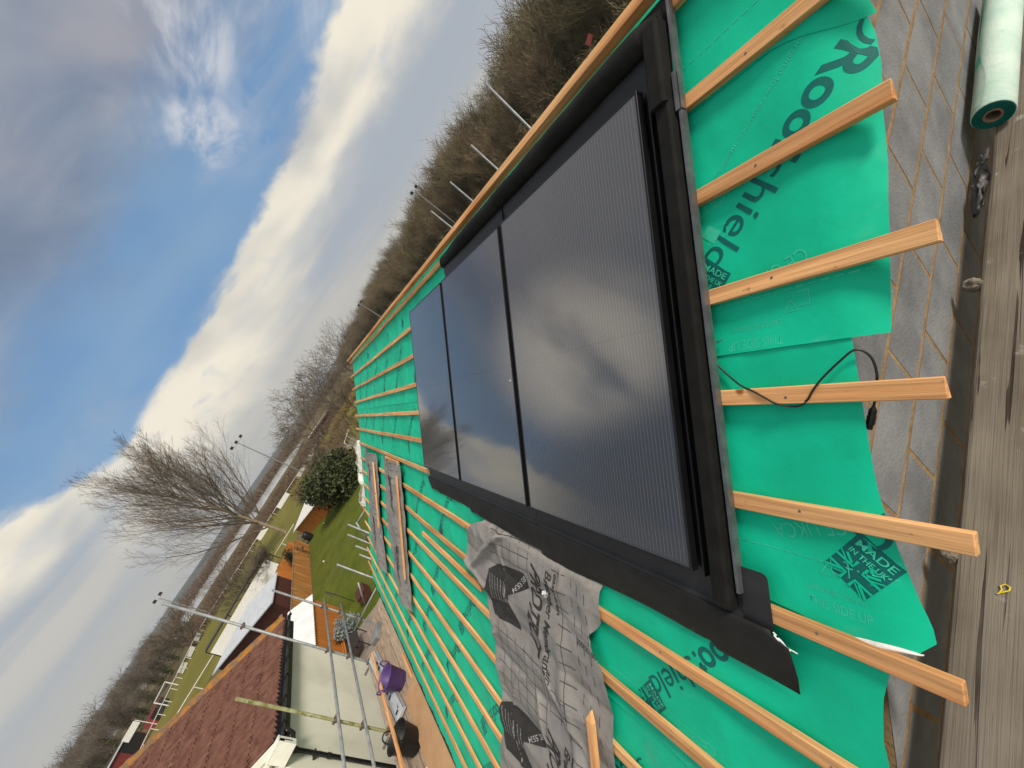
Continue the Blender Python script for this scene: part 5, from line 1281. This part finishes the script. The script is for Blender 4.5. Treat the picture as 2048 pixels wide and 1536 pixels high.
m = MB(); m.box(-62, -55.5, 80.5, 89.5, GZ, GZ + 2.7); m.build('wall', REDP, t); m = MB(); m.box(-62.2, -55.3, 80.3, 89.7, GZ + 2.7, GZ + 2.82); m.build('roof', DARKM, t); m = MB(); m.box(-55.3, -55.2, 80.3, 89.7, GZ + 2.66, GZ + 2.86); m.build('fascia', PALEW, t); m = MB(); m.box(-55.5, -55.42, 84.6, 89.2, GZ + .2, GZ + 2.55); m.build('shutter', DARKM, t)
t = thing('red_stand', 'long red and white stand on the far side of the field', 'stand', (1, 142, GZ))
m = MB(); m.beam((-4.2, 141, GZ + 1.0), (5.4, 137.5, GZ + 1.0), .3, 1.5); m.build('wall', REDP, t); m = MB(); m.beam((-4.4, 140.6, GZ + 2.4), (5.6, 137.1, GZ + 2.4), 1.8, .12); m.build('roof', PALEW, t); m = MB(); m.beam((-4.2, 140.6, GZ + .5), (5.4, 137.1, GZ + .5), .1, .25); m.build('white_rail', PALEW, t)
t = thing('red_dugout', 'low red dugout behind the football goal', 'dugout', (-49.5, 87, GZ)); m = MB(); m.box(-51.3, -50.0, 83.3, 89.0, GZ, GZ + 1.5); m.build('shelter', REDP, t); m = MB(); m.box(-50.0, -49.9, 83.5, 88.8, GZ + .1, GZ + 1.3); m.build('opening', DARKM, t)
# pale heap of brash by the field edge
brush('brash_heap', lambda g: (g.gauss(-1.8, 1.2), g.gauss(52, 2.5)), 70, .5, 1.5, mat('pale_brash', (.30, .26, .21), (.42, .38, .32), 2, .9, .1), 31, .03)
# floodlights
def floodlight(lab, az_, D, H, heads, w):
    b0 = Vector(polar(az_, D)); t = thing('floodlight', lab, 'floodlight', tuple(b0), 'floodlight masts of the playing field'); m = MB(); m.tube([b0, b0 + Vector((0, 0, H))], [.16, .09], 8); m.build('mast', GALV, t)
    s = Vector((math.cos(R_(az_)), -math.sin(R_(az_)), 0)); m = MB(); m.tube([b0 + Vector((0, 0, H)) - s * w / 2, b0 + Vector((0, 0, H)) + s * w / 2], .06, 8); m.build('crossarm', GALV, t)
    for k in range(heads):
        c = b0 + Vector((0, 0, H + .32)) + s * (w * (k / max(1, heads - 1) - .5)); m = MB(); m.obox(c, s * .34, Vector((s.y, -s.x, .5)).normalized() * .12, Vector((0, 0, .25))); m.build('lamp_head', DARKM, t, bevel=.04)
floodlight('three lamp floodlight mast beside the tallest bare tree', -5.7, 108, 7.36 + 8.1, 3, 3.0)
floodlight('floodlight mast at the left, its lamps just above the tall scaffold pole', -22.0, 118, 7.36 + 3.4, 2, 1.5)
floodlight('floodlight mast sticking up out of the wood on the right', 32.7, 96, 7.36 + 6.3, 2, 1.6)
floodlight('slender pale floodlight mast beyond the far ridge', 16.6, 122, 7.36 + 3.6, 2, 1.3)
m = MB(); p = Vector(polar(57.0, 60)); m.beam(p + Vector((0, 0, 4.1)), p + Vector((.9, -.5, 4.5)), .1, .6); t_ = tag(m.build('red_sign', REDP), 'small red sign among the trees above the near ridge', 'sign')

# ================================================================== AIR
hz = MB(); hz.box(-4450, 4450, -4450, 4450, GZ - 3.5, 75); ho = hz.build('haze', MATS['distant_hill']); ho['kind'] = 'stuff'
hm = bpy.data.materials.new('haze_air'); hm.use_nodes = True; nt = hm.node_tree; nt.nodes.remove(nt.nodes['Principled BSDF'])
pv = nt.nodes.new('ShaderNodeVolumePrincipled'); pv.inputs['Color'].default_value = (.78, .86, 1, 1); pv.inputs['Density'].default_value = .00016; pv.inputs['Anisotropy'].default_value = .2
nt.links.new(pv.outputs[0], nt.nodes['Material Output'].inputs['Volume']); ho.data.materials.clear(); ho.data.materials.append(hm)
# ================================================================== SKY, SUN, CAMERA
SUN_EL, SUN_AZ = R_(42), R_(144)
w = bpy.data.worlds.new('World'); sc.world = w; w.use_nodes = True; nt = w.node_tree; N, L = nt.nodes, nt.links
bg = N['Background']; bg.inputs['Strength'].default_value = .1
sky = N.new('ShaderNodeTexSky'); sky.sky_type = 'NISHITA'; sky.sun_disc = False; sky.sun_elevation = SUN_EL; sky.sun_rotation = SUN_AZ
tc = N.new('ShaderNodeTexCoord'); nrm = N.new('ShaderNodeVectorMath'); nrm.operation = 'NORMALIZE'; L.new(tc.outputs['Generated'], nrm.inputs[0])
sp = N.new('ShaderNodeSeparateXYZ'); L.new(nrm.outputs[0], sp.inputs[0]); X, Y, Z = sp.outputs
def M(op, a, b=None, c=None, clamp=False):
    n = N.new('ShaderNodeMath'); n.operation = op; n.use_clamp = clamp
    for i, v in enumerate((a, b, c)):
        if v is None: continue
        if isinstance(v, (int, float)): n.inputs[i].default_value = v
        else: L.new(v, n.inputs[i])
    return n.outputs[0]
def SS(v, a, b):
    n = N.new('ShaderNodeMapRange'); n.interpolation_type = 'SMOOTHSTEP'; n.inputs['From Min'].default_value = a; n.inputs['From Max'].default_value = b
    L.new(v, n.inputs['Value']); return n.outputs[0]
def MIX(f, a, b):
    n = N.new('ShaderNodeMixRGB')
    for i, v in ((0, f), (1, a), (2, b)):
        if isinstance(v, (int, float)): n.inputs[i].default_value = v
        elif isinstance(v, tuple): n.inputs[i].default_value = (*v, 1)
        else: L.new(v, n.inputs[i])
    return n.outputs[0]
den = M('ADD', M('MAXIMUM', Z, 0), .14)
cx = N.new('ShaderNodeCombineXYZ'); L.new(M('DIVIDE', X, den), cx.inputs[0]); L.new(M('DIVIDE', Y, den), cx.inputs[1])
def cloud_noise(vec, scale, detail, rough, dist=0.0, off=(0, 0, 0), st=(1, 1, 1)):
    mp = N.new('ShaderNodeMapping'); mp.inputs['Location'].default_value = off; mp.inputs['Scale'].default_value = st; L.new(vec, mp.inputs[0])
    n = N.new('ShaderNodeTexNoise'); n.inputs['Scale'].default_value = scale; n.inputs['Detail'].default_value = detail; n.inputs['Roughness'].default_value = rough; n.inputs['Distortion'].default_value = dist
    L.new(mp.outputs[0], n.inputs['Vector']); return n.outputs['Fac']
P3 = nrm.outputs[0]; PL = cx.outputs[0]
n_edge = cloud_noise(P3, 3.6, 10, .60, .35, (1.2, .3, 2.1), (1, 1, 1.8))
n_soft = cloud_noise(P3, 2.6, 3, .5, .2, (7.2, 1.3, .4), (1, 1, 2.6))
n_big = cloud_noise(PL, .85, 6, .55, .4, (3.1, 1.7, 0))
n_fine = cloud_noise(PL, 2.6, 10, .62, .7, (.4, 5.2, 0))
n_band = cloud_noise(P3, 1.6, 4, .5, .2, (4.0, 2.2, .6), (.8, .8, 9.0))
def blob(d, r0, r1):
    v = N.new('ShaderNodeVectorMath'); v.operation = 'DOT_PRODUCT'; L.new(P3, v.inputs[0]); d = Vector(d).normalized(); v.inputs[1].default_value = d
    return SS(v.outputs['Value'], math.cos(R_(r1)), math.cos(R_(r0)))
def dirv(az_, el): return (math.cos(R_(el)) * math.sin(R_(az_)), math.cos(R_(el)) * math.cos(R_(az_)), math.sin(R_(el)))
# the low bank: everything below a ragged edge that climbs to the right, cream along its crest, banded grey and buff below
zz = M('SUBTRACT', Z, M('MULTIPLY', M('MAXIMUM', X, -.2), .115))
zz = M('SUBTRACT', zz, M('MULTIPLY', M('MAXIMUM', M('SUBTRACT', -.2, X), 0), .32))
edge = M('ADD', zz, M('MULTIPLY', M('SUBTRACT', n_edge, .5), -.15))
edge = M('ADD', edge, M('MULTIPLY', M('SUBTRACT', n_fine, .5), -.035))
bank = M('SUBTRACT', 1, SS(edge, .228, .256))
crest = SS(edge, .085, .185)
lowc = MIX(SS(n_band, .40, .62), (2.95, 3.25, 3.65), (4.15, 4.05, 3.75))
lowc = MIX(SS(Z, .13, .01), lowc, (4.0, 3.85, 3.45))
bankc = MIX(M('MULTIPLY', crest, SS(n_soft, .32, .60)), lowc, (6.7, 6.2, 5.15))
bankc = MIX(M('MULTIPLY', M('MULTIPLY', crest, .75), SS(n_fine, .52, .74)), bankc, (4.3, 4.5, 4.8))
# the high sheet: thin grey-lilac overcast thickening upwards, with white wisps in the blue gap
gap = SS(zz, .33, .60)
veil = M('MULTIPLY', SS(M('ADD', n_big, M('MULTIPLY', gap, .42)), .44, .80), .95)
veilc = MIX(SS(n_fine, .30, .70), (1.35, 1.7, 2.4), (2.1, 2.4, 2.95))
veilc = MIX(SS(cloud_noise(PL, 1.1, 4, .5, .2, (9.3, 2.0, 0)), .46, .66), veilc, (2.85, 2.75, 2.95))
haze_ = MIX(SS(n_soft, .3, .7), (1.05, 2.2, 3.95), (1.65, 2.75, 4.1))
blue = MIX(.8, sky.outputs[0], haze_)
strk = M('MULTIPLY', SS(cloud_noise(PL, 1.3, 7, .6, .8, (1.1, 3.3, 0), (.55, 1.3, 1)), .46, .72), .6)
blue = MIX(strk, blue, (2.7, 3.15, 3.85))
col = MIX(veil, blue, veilc)
wn = SS(cloud_noise(PL, 2.3, 9, .60, .5, (2.35, 7.7, 0), (1.25, .8, 1)), .44, .66)
wz = M('MAXIMUM', M('MAXIMUM', blob(dirv(30, 28), .5, 6), blob(dirv(23.5, 23.5), .5, 4.5)), M('MAXIMUM', M('MULTIPLY', blob(dirv(26, 26), 1, 10), .35), M('MULTIPLY', blob(dirv(41, 24), 1, 8), .5)))
col = MIX(M('MULTIPLY', M('MULTIPLY', wn, wz), .95), col, (4.9, 5.0, 5.3))
# bright breaks in the overcast high to the left, which the panels mirror, and an unseen glow added round the sun, behind the camera, to brighten the scene
col = MIX(M('MULTIPLY', blob(dirv(-21, 34.5), 1, 15), SS(n_soft, .25, .5)), col, (8.8, 8.1, 7.1))
col = MIX(M('MULTIPLY', blob(dirv(6, 52), 4, 22), .7), col, (3.6, 3.5, 3.5))
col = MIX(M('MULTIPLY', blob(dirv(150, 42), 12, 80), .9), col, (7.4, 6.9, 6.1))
col = MIX(bank, col, bankc)
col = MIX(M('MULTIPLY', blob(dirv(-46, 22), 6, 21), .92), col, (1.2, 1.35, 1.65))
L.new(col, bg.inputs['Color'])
sd = bpy.data.lights.new('sun', 'SUN'); sd.energy = 2.6; sd.angle = R_(12); sd.color = (1, .93, .82)
so = bpy.data.objects.new('sun', sd); COL.objects.link(so)
dv = Vector((math.cos(SUN_EL) * math.sin(SUN_AZ), math.cos(SUN_EL) * math.cos(SUN_AZ), math.sin(SUN_EL)))
so.rotation_euler = dv.to_track_quat('Z', 'Y').to_euler(); so.location = dv * 50

CAMROWS = ((0.426883, -0.469984, -0.772584), (-0.852316, 0.076403, -0.517416), (0.302206, 0.879362, -0.36796))
CAMLOC = (-0.1284, -0.9862, 1.3605)
CAMF = 789.66
cd_ = bpy.data.cameras.new('camera'); co = bpy.data.objects.new('camera', cd_); COL.objects.link(co)
RX_, RY_, RZ_ = CAMROWS
m3 = Matrix((RX_, tuple(-v for v in RY_), tuple(-v for v in RZ_))).transposed()
co.matrix_world = Matrix.Translation(Vector(CAMLOC)) @ m3.to_4x4()
cd_.sensor_fit = 'HORIZONTAL'; cd_.sensor_width = 36; cd_.lens = CAMF / 2048 * 36; cd_.clip_start = .05; cd_.clip_end = 12000
sc.camera = co
sc.view_settings.view_transform = 'Standard'; sc.view_settings.look = 'None'; sc.view_settings.exposure = .45; sc.view_settings.gamma = 1
sc.render.film_transparent = False
try:
    sc.cycles.max_bounces = 6; sc.cycles.sample_clamp_indirect = 6; sc.cycles.use_denoising = True
except Exception: pass
